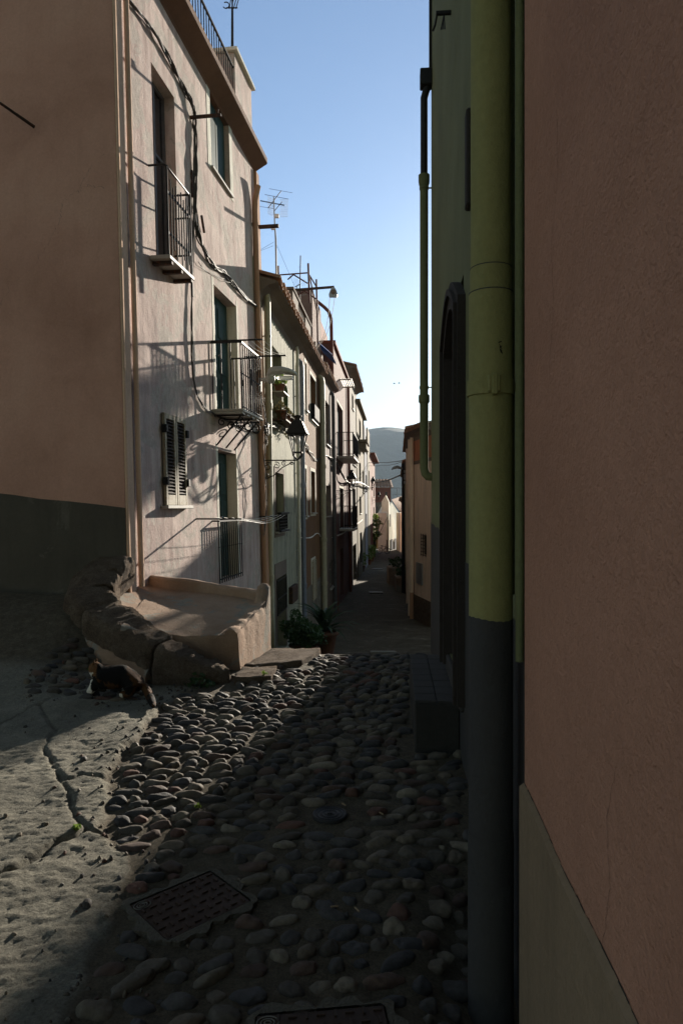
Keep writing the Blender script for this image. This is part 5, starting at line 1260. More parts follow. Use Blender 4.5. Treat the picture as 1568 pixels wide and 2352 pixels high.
# flat slabs by the end of the stoop
def slab(c, z, label, n=10, rough=0.012):
    return tag(solid8('paving_slab', [(x, y_, z-0.12) for x, y_ in c]+[(x, y_, z+dz) for (x, y_), dz in zip(c, (0, 0, 0, 0))], M['rock'], n, rough, 0.06, 3.0), label, 'paving slab', 'flat slabs at the foot of the stoop')
slab([(-0.93, 5.92), (-0.62, 5.98), (-0.60, 6.36), (-0.92, 6.34)], 0.13, 'smaller flat slab in front of the stoop corner')
slab([(-0.92, 6.42), (-0.40, 6.50), (-0.22, 7.15), (-0.72, 7.2)], 0.125, 'longer sunlit slab running along the stoop end wall')
# litter: cigarette ends and small pebbles
PB = []
for k, (u, v) in enumerate([(968, 2668), (1052, 2682), (1122, 2395), (1012, 2368)]):
    x, y_ = gp(u*0.784, v*0.784, 0.06); mb = MB(); z = 0.075; a = rng.uniform(0, 3); mb.tube([(x, y_, z), (x+0.02*math.cos(a), y_+0.02*math.sin(a), z)], 0.0035, 8); mb.tube([(x+0.0202*math.cos(a), y_+0.0202*math.sin(a), z), (x+0.03*math.cos(a), y_+0.03*math.sin(a), z)], 0.0036, 8)
    tag(mb.build('cigarette_end', M['cement']), ['cigarette end nearest the bottom edge on the dark cobbles', 'cigarette end lying right of the nearest one on the dark cobbles', 'cigarette end to the right of the round valve cover', 'cigarette end just above the round valve cover'][k], 'cigarette end', 'cigarette ends on the cobbles')

# ------------------------------------------------------------ foliage helpers
def leafy(mb, c, rx, ry, rz, n, size, droop=0.0):
    for k in range(n):
        d = Vector(rng.normal(0, 1, 3)); d.normalize(); r = rng.uniform(0.35, 1.0)**0.6*(1+0.25*math.sin(d.x*5+d.z*4+c[0]))
        p = Vector((c[0]+d.x*rx*r, c[1]+d.y*ry*r, c[2]+d.z*rz*r)); a = Vector(rng.normal(0, 1, 3)).normalized(); b = a.cross(Vector(rng.normal(0, 1, 3))).normalized()
        s = size*rng.uniform(0.6, 1.2); q = a*s; w = b*s*0.33
        mb.poly([p-q*0.5, p+w-q*0.05, p+q*0.5, p-w-q*0.05])
def stems(mb, c, top, n, r=0.012):
    for k in range(n):
        d = Vector(rng.normal(0, 1, 3)); mb.tube([c, (Vector(c)+Vector(top))*0.5+d*0.05*(top[2]-c[2]), Vector(top)+Vector((d.x, d.y, 0))*0.3*(top[2]-c[2])*0.6], [r, r*0.8, r*0.4], 6)
def pot(root, c, r, h, mat='pot'):
    mb = MB(); mb.lathe(c, [(r*0.65, 0), (r*0.92, h*0.86), (r*1.06, h*0.86), (r*1.06, h), (r*0.92, h), (r*0.88, h*0.9), (0.0, h*0.88)], 20, caps=False); mb.lathe((c[0], c[1], c[2]), [(0, 0.002), (r*0.65, 0.0)], 20, caps=False); return mb.build('pot', M[mat], root)
def potted(name, label, x, y, z, r, h, fr, fh, n, size, mat='leaf', potm='pot', cat='potted plant'):
    root = empty(name, (x, y, z), label, cat, 'potted plants along the left house fronts' if x < 2.2 else None); pot(root, (x, y, z), r, h, potm)
    mb = MB(); stems(mb, (x, y, z+h*0.85), (x, y, z+h+fh*0.8), 5, 0.01); mb.build('stem', M['darkwood'], root)
    mb = MB(); leafy(mb, (x, y, z+h+fh*0.5), fr, fr, fh*0.55, n, size); mb.build('foliage', M[mat], root); return root
def G(x, y): return gz(x, y)
# agave in a big pot
def agave(x, y, label, scale=1.0):
    z = G(x, y); root = empty('agave_plant', (x, y, z), label, 'potted plant', 'potted plants along the left house fronts'); pot(root, (x, y, z), 0.22*scale, 0.42*scale); mb = MB()
    for k in range(34):
        a = k*2.4+rng.uniform(-0.2, 0.2); el = rng.uniform(0.35, 1.45); L = rng.uniform(0.5, 0.75)*scale; w = 0.055*scale; c = Vector((x, y, z+0.40*scale)); pts = []
        for j in range(8):
            t = j/7; r = L*t; e = el-0.5*t*t; pts.append((c+Vector((math.cos(a)*r*math.cos(e), math.sin(a)*r*math.cos(e), r*math.sin(e))), w*(1-t)**0.7*(0.7+1.2*t*(1-t)*2)))
        sd = Vector((-math.sin(a), math.cos(a), 0)); up = Vector((0, 0, 1))
        for (p0, w0), (p1, w1) in zip(pts[:-1], pts[1:]):
            mb.poly([p0-sd*w0+up*w0*0.35, p0, p1, p1-sd*w1+up*w1*0.35]); mb.poly([p0, p0+sd*w0+up*w0*0.35, p1+sd*w1+up*w1*0.35, p1])
    mb.build('leaves', M['agave'], root)
agave(-0.36, 14.2, 'spiky agave in a big terracotta pot at the foot of the brown house', 1.3)
agave(-0.62, 15.6, 'second smaller agave half hidden behind the big one', 0.85)
potted('potted_shrub', 'dark trailing potted shrub left of the agave by the grey green door', -0.86, 13.6, G(-0.86, 13.6), 0.18, 0.26, 0.32, 0.62, 1100, 0.08, 'leafdark')
potted('potted_shrub', 'low dark potted plant in front of the agave pot', -0.62, 13.2, G(-0.62, 13.2), 0.15, 0.22, 0.34, 0.45, 900, 0.08, 'leafdark')
for (u, v, Y, rr, fh, lab) in ((831, 1297, 50, 0.42, 0.9, 'sunlit bushy potted plant at the foot of the rough grey house'), (847, 1281, 58, 0.45, 1.15, 'sunlit taller potted shrub behind the bushy one'), (853, 1270, 62, 0.5, 1.0, 'darker potted shrub farthest along the left house fronts')):
    x = (u-784)/1568*Y; z = G(x, Y); potted('potted_shrub', lab, x, Y, z, 0.25, 0.45, rr, fh, 420, 0.14, 'leaf')
x = (860-784)/1568*70; z = G(x, 70); tr = empty('climbing_shrub', (x, 70, z), 'large bright green climbing shrub on the left near the end of the street', 'shrub')
mb = MB(); stems(mb, (x, 70, z), (x-0.1, 70, 0.6), 6, 0.04); mb.build('trunk', M['darkwood'], tr)
mb = MB()
for (dx, zz_, rr) in ((-0.1, 0.55, 0.55), (0.15, 0.0, 0.6), (-0.2, -0.5, 0.55), (0.2, -1.1, 0.5), (-0.2, -1.6, 0.45)): leafy(mb, (x+dx, 70, zz_), rr, rr, rr*0.7, 420, 0.17)
mb.build('crown', M['leaf'], tr)
# right hand planters
for k, (u, v, Y, w, h, lab) in enumerate(((909, 1335, 40, 0.45, 1.0, 'low masonry block standing in the lower street by the right wall'), (926, 1345, 36, 0.4, 0.75, 'plastered planter with green shrub against the right wall'))):
    x = (u-784)/1568*Y; z = G(x, Y); root = empty('masonry_planter', (x, Y, z), lab, 'planter', 'masonry planters by the right wall'); mb = MB(); mb.bbox(x-w, x+w, Y-0.6, Y+1.2, z-0.3, z+h, 0.03); mb.build('body', M['stoop'], root)
    mb = MB(); leafy(mb, (x, Y+0.3, z+h+0.25), 0.45, 0.6, 0.3, 260, 0.14); mb.build('foliage', M['leafdark'], root)
# weeds
def weed(u, v, lab, Z, n=60, r=0.07, size=0.035, mat='leafdark', h=0.05):
    p = P3(u, v, Z); root = MB(); leafy(root, (p.x, p.y, p.z+h*0.6), r, r, h, n, size); tag(root.build('weed', M[mat]), lab, 'weed', 'weeds growing between the stones')
weed(215, 1495, 'leafy weed growing under the middle curb stone', 0.17, 130, 0.15, 0.05, 'leafdark', 0.07)
weed(165, 1480, 'small weed beside the plaster base left of the cat', 0.30, 70, 0.09, 0.04)
weed(460, 1578, 'round leaved weed under the lowest curb stone', 0.06, 110, 0.12, 0.05, 'leafdark', 0.07)
weed(176, 1905, 'tiny bright grass tuft in the crack of the rock', 0.05, 22, 0.018, 0.03, 'leaf', 0.012)
weed(608, 1548, 'tiny green sprig between the two slabs', 0.13, 20, 0.03, 0.035, 'leaf', 0.015)
weed(455, 1855, 'tiny sprig on the edge between rock and cobbles', 0.05, 14, 0.015, 0.025, 'leaf', 0.01)

# ------------------------------------------------------------ pots at the window of the grey green house
F = B2F; a, b, c, d = box_px(F, 625, 792, 968, 646, 0.25)[:4]
mb = MB(F); mb.bbox(a-0.1, b+0.15, 0.0, 0.30, c+0.02, c+0.06, 0.006); mb.tube([(a-0.05, 0.29, c+0.06), (a-0.05, 0.29, c+0.2), (b+0.1, 0.29, c+0.2), (b+0.1, 0.29, c+0.06)], 0.008, 6); tag(mb.build('shelf', M['rust']), 'narrow iron pot shelf under the window of the grey green house', 'shelf', 'pot shelves on the grey green house')
zsh = c+0.62
mb = MB(F); mb.bbox(a-0.1, a+0.55, 0.0, 0.26, zsh, zsh+0.03, 0.006); tag(mb.build('shelf', M['marble']), 'upper white pot shelf beside the window', 'shelf', 'pot shelves on the grey green house')
def wallpot(s, dd, z, r, h, kind, lab):
    p = F(s, dd, z); root = empty('potted_plant', p, lab, 'potted plant', 'pots at the window of the grey green house'); pot(root, (p.x, p.y, p.z), r, h); mb = MB()
    if kind == 'cactus':
        n = 10; prof = [(0.035, 0), (0.052, 0.1), (0.056, 0.35), (0.05, 0.55), (0.03, 0.64), (0.004, 0.67)]; i0 = len(mb.v); seg = 20
        for rr, hh in prof:
            for j in range(seg): q = rr*(1.0 if j % 2 else 0.78); an = 2*math.pi*j/seg; mb.v.append(Vector((p.x+q*math.cos(an), p.y+q*math.sin(an), p.z+h*0.9+hh)))
        for k in range(len(prof)-1):
            for j in range(seg): mb.f.append((i0+k*seg+j, i0+k*seg+(j+1) % seg, i0+(k+1)*seg+(j+1) % seg, i0+(k+1)*seg+j)); mb.sm.append(True)
        for k in range(260):
            an = rng.integers(0, 10)*2*math.pi/10+0.31; hh = rng.uniform(0.03, 0.62); rr = 0.054*(1-(hh/0.7)**5); o0 = Vector((p.x+rr*math.cos(an), p.y+rr*math.sin(an), p.z+h*0.9+hh)); dv = Vector((math.cos(an)+rng.normal(0, .4), math.sin(an)+rng.normal(0, .4), rng.normal(0.2, .5))).normalized()*0.03
            mb.poly([o0, o0+dv, o0+Vector((0, 0, 0.003))])
        mb.build('cactus_body', M['cactus'], root)
    elif kind == 'trail':
        leafy(mb, (p.x, p.y, p.z+h+0.02), 0.20, 0.20, 0.16, 320, 0.06); leafy(mb, (p.x-0.05, p.y-0.12, p.z-0.08), 0.12, 0.12, 0.22, 160, 0.05); mb.build('foliage', M['dryleaf'], root)
    else:
        leafy(mb, (p.x, p.y, p.z+h+0.1), 0.15, 0.15, 0.14, 120, 0.10); mb.build('foliage', M['leaf'], root)
wallpot(a+0.12, 0.13, zsh+0.031, 0.12, 0.17, 'leaf', 'terracotta pot with broad green leaves on the upper shelf')
wallpot(a+0.15, 0.16, c+0.061, 0.13, 0.2, 'trail', 'terracotta pot with dry trailing plant on the lower shelf')
wallpot(a+0.75, 0.15, c+0.061, 0.12, 0.2, 'cactus', 'pot with a tall single spiny cactus column')
wallpot(a+1.25, 0.15, c+0.061, 0.11, 0.18, 'trail', 'pot with spiky dry grass right of the cactus')

# ------------------------------------------------------------ lanterns
def lantern(F, s, z, L, label):
    k = L/0.80; root = empty('wall_lantern', F(s, 0, z), label, 'street lantern', 'wall lanterns on scrolled brackets along the left houses')
    mb = MB(F); mb.box(s-0.012, s+0.012, 0, L+0.02, z-0.012, z+0.012); mb.box(s-0.02, s+0.02, -0.005, 0.015, z-0.42, z+0.10)
    mb.tube([(s, 0.02, z-0.38), (s, 0.22, z-0.30), (s, 0.40, z-0.14), (s, 0.62, z-0.03)], 0.011, 6)
    spiral(mb, F, s, 0.12, z-0.12, 0.085, 1.5, 0.009, 1, 1.0); spiral(mb, F, s, 0.29, z-0.10, 0.07, 1.4, 0.009, -1, 2.0); spiral(mb, F, s, 0.43, z-0.065, 0.05, 1.3, 0.008, 1, 0.5); spiral(mb, F, s, 0.10, z-0.29, 0.07, 1.3, 0.009, -1, 0.0); spiral(mb, F, s, L-0.12, z-0.05, 0.04, 1.2, 0.008, -1, 0.0)
    mb.build('bracket', M['iron'], root)
    C = F(s, L, z); FL = lambda a, b, c: C+F.t*a+F.n*b+Vector((0, 0, c))
    def frust(mb, r0, z0, r1, z1, cap=True):
        A = [(-r0, -r0, z0), (r0, -r0, z0), (r0, r0, z0), (-r0, r0, z0)]; B = [(-r1, -r1, z1), (r1, -r1, z1), (r1, r1, z1), (-r1, r1, z1)]
        for j in range(4): mb.poly([A[j], A[(j+1) % 4], B[(j+1) % 4], B[j]])
        if cap: mb.poly(A); mb.poly(B)
    mb = MB(FL); frust(mb, 0.20, 0.505, 0.20, 0.525); frust(mb, 0.195, 0.5255, 0.105, 0.73); mb.build('lamp_roof', M['iron'], root)
    mb = MB(FL); mb.lathe((0, 0, 0.731), [(0.10, 0), (0.10, 0.02), (0.06, 0.045), (0.05, 0.09), (0.085, 0.115), (0.08, 0.13), (0.02, 0.145)], 14); mb.build('vent_cap', M['iron'], root)
    mb = MB(FL)
    for i, j in ((-1, -1), (1, -1), (1, 1), (-1, 1)):
        mb.tube([(i*0.085, j*0.085, 0.15), (i*0.165, j*0.165, 0.504)], 0.016, 4); mb.tube([(i*0.085, j*0.085, 0.15), (i*0.075, j*0.075, 0.09), (i*0.03, j*0.03, 0.03), (0, 0, 0.015)], 0.015, 5)
    for r_, z_ in ((0.085, 0.15), (0.163, 0.495)):
        for j in range(4):
            P_ = [(-r_, -r_), (r_, -r_), (r_, r_), (-r_, r_)]; a_, b_ = P_[j], P_[(j+1) % 4]; mb.tube([(a_[0], a_[1], z_), (b_[0], b_[1], z_)], 0.016, 4)
    mb.build('frame', M['iron'], root)
    mb = MB(FL); mb.lathe((0, 0, 0.36), [(0.03, 0.12), (0.045, 0.05), (0.05, 0.0), (0.03, -0.05), (0.0, -0.07)], 14, caps=False); mb.build('bulb', M['whiteplastic'], root)
    return root
zz1 = 1.6+(1166-1056)/1568*13.1
lan = lantern(B2F, 0.28, zz1, 0.70, 'nearest iron wall lantern on a scrolled bracket at the grey green house')
labs = ['second iron wall lantern in front of the red house', 'third iron wall lantern beyond the beige house', 'farthest small wall lantern near the end of the left row']
for (u, v, Y), lab in zip(((781, 1127, 28.6), (851, 1120, 54.0), (857, 1148, 70.0)), labs):
    c = copy_tree(lan); t = ray(u, v, Y); s_ = (t-B2F.o).dot(B2F.t); c.location = B2F(s_, 0.02, t.z); c['label'] = lab
# street luminaire
LU = empty('street_light', F1(S1-0.1, 0.05, 4.0), 'pale grey cobra head street light on an arm at the corner of the pink house', 'street light', 'street lights on arms'); Yl = 12.4
mb = MB(); mb.tube([ray(597, 872, 12.6), ray(606, 872, Yl), ray(625, 871, Yl)], 0.035, 10); mb.tube([ray(597, 872, 12.6), ray(597, 900, 12.6)], 0.03, 8); mb.build('arm', M['lampgrey'], LU)
mb = MB(); prof = [(612, 868, 8, 4), (616, 860, 12, 9), (625, 855, 13.5, 12), (645, 853, 12, 13), (662, 855, 10, 12.5), (675, 858, 7.5, 9), (681, 861, 4, 5), (683, 863, 1, 1)]
rings = []
for (u, v, hh, ww) in prof:
    c = ray(u, v, Yl); k = Yl/1568; ring = []
    for j in range(16):
        an = 2*math.pi*j/16; zz_ = math.sin(an); ring.append(c+Vector((0, ww*k*math.cos(an), hh*k*(zz_ if zz_ > 0 else zz_*0.55))))
    rings.append(ring)
loft(mb, rings, closed=True); mb.v; i = len(mb.v); mb.v += rings[0]; mb.f.append(tuple(range(i, i+16))); mb.sm.append(False); mb.build('housing', M['lampgrey'], LU)
mb = MB(); mb.lathe(ray(621, 872, Yl), [(0.02, -0.07), (0.07, -0.055), (0.09, 0.0), (0.085, 0.06)], 14); mb.build('gear_box', M['lampgrey'], LU)
mb = MB(); a, b = ray(637, 872, Yl), ray(672, 866, Yl); mb.bbox(a.x, b.x, a.y-0.07, a.y+0.07, a.z, a.z+0.06, 0.015); mb.build('lens', M['clear'], LU)
# pole lamp on the right
PL = empty('street_light', ray(926, 1330, 35), 'dark pole street light leaning out from the right wall down the street', 'street light', 'street lights on arms')
x0 = ray(926, 1166, 35).x; mb = MB(); mb.tube([(x0, 35, -2.8), (x0-0.02, 35, 3.85)], [0.09, 0.07], 12); mb.build('pole', M['iron'], PL)
mb = MB(); rings = []
for (u, v, hh, ww) in ((926, 1078, 2, 2), (920, 1076, 4.5, 4), (912, 1074, 5.5, 6), (904, 1076, 5, 6), (900, 1078, 2.5, 3), (898.5, 1079, 0.5, 0.5)):
    c = ray(u, v, 35); k = 35/1568; rings.append([c+Vector((0, ww*k*math.cos(2*math.pi*j/12), hh*k*max(-0.35, math.sin(2*math.pi*j/12)))) for j in range(12)])
loft(mb, rings, closed=True); mb.build('lamp_head', M['lampgrey'], PL)
mb = MB(); 
for v in (1083, 1092, 1098, 1108): c = ray(929, v, 34.9); mb.bbox(c.x-0.05, c.x+0.08, c.y-0.06, c.y+0.06, c.z-0.08, c.z+0.06, 0.01)
mb.build('insulator', M['steel'], PL)

# ------------------------------------------------------------ roof things on the left
AN = empty('tv_antenna', ray(636, 642, 16.2), 'tall rooftop television antenna with grid reflector against the sky', 'antenna', 'rooftop antennas'); Y = 16.2
def R4(x, y): return (548+0.2256*x, 392+0.2256*y)
def r4(x, y, Y): u, v = R4(x, y); return ray(u, v, Y)
mb = MB(); mb.tube([r4(386, 1140, Y), r4(378, 700, Y), r4(368, 560, Y), r4(358, 262, Y)], [0.024, 0.022, 0.016, 0.012], 8); mb.build('mast', M['steel'], AN)
mb = MB()
for (x0, y0, x1, y1, r_) in ((310, 183, 548, 225, .004), (266, 243, 508, 289, .005), (220, 303, 466, 350, .007), (222, 310, 466, 357, .005), (176, 358, 360, 386, .004), (302, 380, 434, 204, .010), (360, 415, 440, 320, .009)):
    mb.tube([r4(x0, y0, Y), r4(x1, y1, Y+0.05)], r_, 6)
mb.build('antenna_elements', M['iron'], AN)
mb = MB()
for k in range(9): mb.tube([r4(298+k*8, 255+k*5, Y+0.1), r4(298+k*7, 440+k*5, Y+0.1)], 0.0022, 4); mb.tube([r4(430+k*9, 290, Y+0.1), r4(424+k*9, 474, Y+0.1)], 0.0022, 4)
for k in range(8): mb.tube([r4(296, 262+k*25, Y+0.1), r4(360, 300+k*22, Y+0.1)], 0.0022, 4); mb.tube([r4(420, 292+k*25, Y+0.1), r4(502, 292+k*25, Y+0.1)], 0.0022, 4)
mb.build('reflector_grid', M['steel'], AN)
for (x, y_) in ((390, 462), (352, 582)):
    c = r4(x, y_, Y); mb = MB(); mb.bbox(c.x-0.05, c.x+0.05, c.y-0.03, c.y+0.03, c.z-0.045, c.z+0.045, 0.008); mb.build('junction_box', M['whiteplastic'], AN)
mb = MB()
for (x0, y0, x1, y1) in ((360, 725, 190, 825), (352, 765, 190, 828), (384, 745, 575, 1190)): mb.tube([r4(x0, y0, Y), r4(x1, y1, Y+0.6)], 0.003, 4)
mb.build('guy_wire', M['iron'], AN)
A2 = empty('tv_antenna', r4(625, 1320, 22), 'thin roof mast with a small antenna behind the red scaffold frame', 'antenna', 'rooftop antennas'); mb = MB()
mb.tube([r4(622, 1345, 22), r4(630, 865, 22)], 0.018, 8); mb.tube([r4(590, 1260, 22), r4(592, 1175, 22)], 0.01, 6); mb.build('mast', M['iron'], A2)
mb = MB()
for k in range(6): mb.tube([r4(555, 1100+k*12, 22), r4(615, 1112+k*12, 22)], 0.003, 4); mb.tube([r4(640, 1108+k*12, 22), r4(680, 1112+k*12, 22)], 0.003, 4)
mb.tube([r4(575, 1185, 22), r4(632, 1150, 22)], 0.016, 6); mb.tube([r4(600, 1275, 22), r4(690, 1260, 22)], 0.006, 4); mb.tube([r4(605, 981, 22), r4(628, 981, 22)], 0.005, 4)
mb.build('antenna_elements', M['steel'], A2)
SC = empty('scaffold_frame', r4(710, 1340, 21), 'red oxide scaffold frame standing on the roof terrace', 'scaffold')
for nm, segs in (('post', [[(404, 1100, 402, 970, 20)], [(722, 1345, 708, 945, 21)], [(806, 1750, 791, 1107, 23.5)]]), ('crossbar', [[(410, 1062, 705, 1040, 20.5)], [(500, 1108, 558, 1058, 20.5), (558, 1058, 706, 1150, 20.8)], [(718, 1060, 797, 1190, 22)], [(600, 1270, 670, 1225, 22), (670, 1225, 793, 1310, 22.5)], [(722, 1070, 800, 1450, 22.5)]])):
    for g in segs:
        mb = MB()
        for (x0, y0, x1, y1, Y) in g: mb.tube([r4(x0, y0, Y), r4(x1, y1, Y)], 0.032 if nm == 'post' else 0.022, 8)
        mb.build(nm, M['redrust'], SC)
HO = empty('hoist', r4(960, 1185, 21), 'hoist wheel hanging from a beam end over the street with two ropes', 'hoist'); Y = 21
mb = MB(); mb.tube([r4(560, 1216, Y), r4(972, 1184, Y)], 0.045, 4); mb.build('beam', M['rust'], HO)
mb = MB(); c = r4(962, 1240, Y); k = 0.2256*Y/1568
pts = [(-24, 42), (24, 42), (44, 26), (44, -14), (38, -48), (-38, -48), (-44, -14), (-44, 26)]; pts = [(-10, 50), (12, 50), (30, 24), (45, -22), (42, -38), (36, -50), (-36, -50), (-44, -38), (-45, -20), (-28, 24)]
for y_ in (-0.04, 0.04): mb.poly([(c.x+a*k, c.y+y_, c.z+b*k) for a, b in pts])
for j in range(len(pts)): a, b = pts[j], pts[(j+1) % len(pts)]; mb.poly([(c.x+a[0]*k, c.y-0.04, c.z+a[1]*k), (c.x+b[0]*k, c.y-0.04, c.z+b[1]*k), (c.x+b[0]*k, c.y+0.04, c.z+b[1]*k), (c.x+a[0]*k, c.y+0.04, c.z+a[1]*k)])
mb.build('housing', M['steel'], HO)
mb = MB(); mb.lathe((c.x, c.y, c.z+2*k), [(26*k, -0.055), (26*k, -0.046), (20*k, -0.06), (8*k, -0.06), (6*k, -0.07), (0.0, -0.07)], 20, axis='y', caps=False); mb.build('wheel', M['surround'], HO)
for (x, x2) in ((928, 790), (978, 796)):
    mb = MB(); P_ = [r4(x, 1290, Y).lerp(r4(x2, 1812, Y+1.2), t)+Vector((0.09*math.sin(math.pi*t), 0, -0.18*math.sin(math.pi*t))) for t in np.linspace(0, 1, 10)]; mb.tube(P_, 0.009, 5); mb.build('rope', M['line'], HO)

# ------------------------------------------------------------ cables down the street
cable([ray(u, v, Y) for u, v, Y in ((612, 995, 12.9), (618, 975, 13.6), (650, 985, 15.5), (676, 1002, 17.3), (699, 1018, 19.2), (712, 1042, 20.8), (726, 1058, 22.6), (741, 1044, 24.4), (760, 1053, 26.5), (776, 1068, 29))], 0.016, 'cable', 'cable_bundle', 'thick cable bundle looping from house to house past the nearest lantern', strands=5, spread=0.05)
cable([ray(u, v, Y) for u, v, Y in ((776, 1068, 29), (790, 1100, 31), (804, 1110, 36), (822, 1108, 42), (836, 1112, 49), (848, 1120, 58))], 0.03, 'cable', 'cable_bundle', 'cable bundle continuing along the red and grey house fronts', strands=3, spread=0.06)
cable([ray(u, v, Y) for u, v, Y in ((693, 1236, 18.2), (712, 1234, 20), (729, 1224, 22.5), (742, 1240, 24), (762, 1236, 27), (783, 1226, 30), (806, 1212, 35), (833, 1194, 48))], 0.010, 'line', 'bunting_cord', 'pale twisted cord strung low along the brown and mauve fronts', 'cord', strands=2, spread=0.03)
cable([ray(846, 1063, 60), ray(890, 1062, 48), ray(932, 1057, 36)], 0.022, 'iron', 'overhead_wire', 'upper thin wire crossing the street in front of the hill', 'wire', 'wires crossing the lower street')
cable([ray(846, 1070, 60), ray(890, 1069, 48), ray(932, 1058, 36)], 0.018, 'iron', 'overhead_wire', 'lower thin wire crossing the street in front of the hill', 'wire', 'wires crossing the lower street')
cable([ray(861, 1109, 62), ray(890, 1103, 48), ray(922, 1090, 35.2)], 0.035, 'cable', 'overhead_wire', 'thick cable reaching to the dark lamp pole', 'wire', 'wires crossing the lower street')
cable(fp(B2F, [(603, 910), (606, 940), (614, 985), (612, 1010), (606, 1040), (612, 1100), (612, 1160), (604, 1230)], 0.16), 0.007, 'cable', 'cable_bundle', 'thin cables hanging down beside the cream pipe by the nearest lantern', strands=3, spread=0.03, F=B2F)

# ------------------------------------------------------------ birds and bicycle
for k, (u, v) in enumerate(((905, 881), (916, 880))):
    c = ray(u, v, 60); mb = MB(); mb.lathe(c, [(0.0, -0.12), (0.035, -0.05), (0.04, 0.03), (0.0, 0.12)], 8, axis='x', caps=False)
    for sg in (-1, 1): mb.poly([c+Vector((0.03, 0, 0.01)), c+Vector((-0.03, 0, 0.01)), c+Vector((-0.05, sg*0.12, 0.06)), c+Vector((-0.02, sg*0.22, 0.03)), c+Vector((0.02, sg*0.12, 0.06))])
    tag(mb.build('bird', M['black']), ['small distant bird flying, the left one of the two', 'small distant bird flying, the right one of the two'][k], 'bird', 'birds in the sky')
x = (880-784)/1568*76; z = G(x, 76); BI = empty('bicycle', (x, 76, z), 'small dark bicycle parked in front of the yellow house', 'bicycle')
for dx in (-0.42, 0.42):
    mb = MB(); mb.tube([(x+dx+0.32*math.cos(a), 76, z+0.36+0.32*math.sin(a)) for a in np.linspace(0, 6.283, 25)], 0.028, 6, caps=False)
    for k in range(6): mb.tube([(x+dx, 76, z+0.36), (x+dx+0.3*math.cos(k*1.05), 76, z+0.36+0.3*math.sin(k*1.05))], 0.006, 4)
    mb.build('wheel', M['iron'], BI)
mb = MB(); Pn = dict(r=(-0.42, .36), b=(-0.05, .36), s=(-0.18, .85), h=(0.28, .85), f=(0.42, .36))
for a, b in (('r', 'b'), ('r', 's'), ('b', 's'), ('s', 'h'), ('b', 'h'), ('h', 'f')): mb.tube([(x+Pn[a][0], 76, z+Pn[a][1]), (x+Pn[b][0], 76, z+Pn[b][1])], 0.022, 6)
mb.tube([(x+0.26, 75.8, z+1.02), (x+0.28, 76, z+0.95), (x+0.26, 76.2, z+1.02)], 0.02, 6); mb.build('frame', M['rust'], BI)
mb = MB(); mb.bbox(x-0.30, x-0.06, 75.93, 76.07, z+0.9, z+0.96, 0.02); mb.build('saddle', M['iron'], BI)

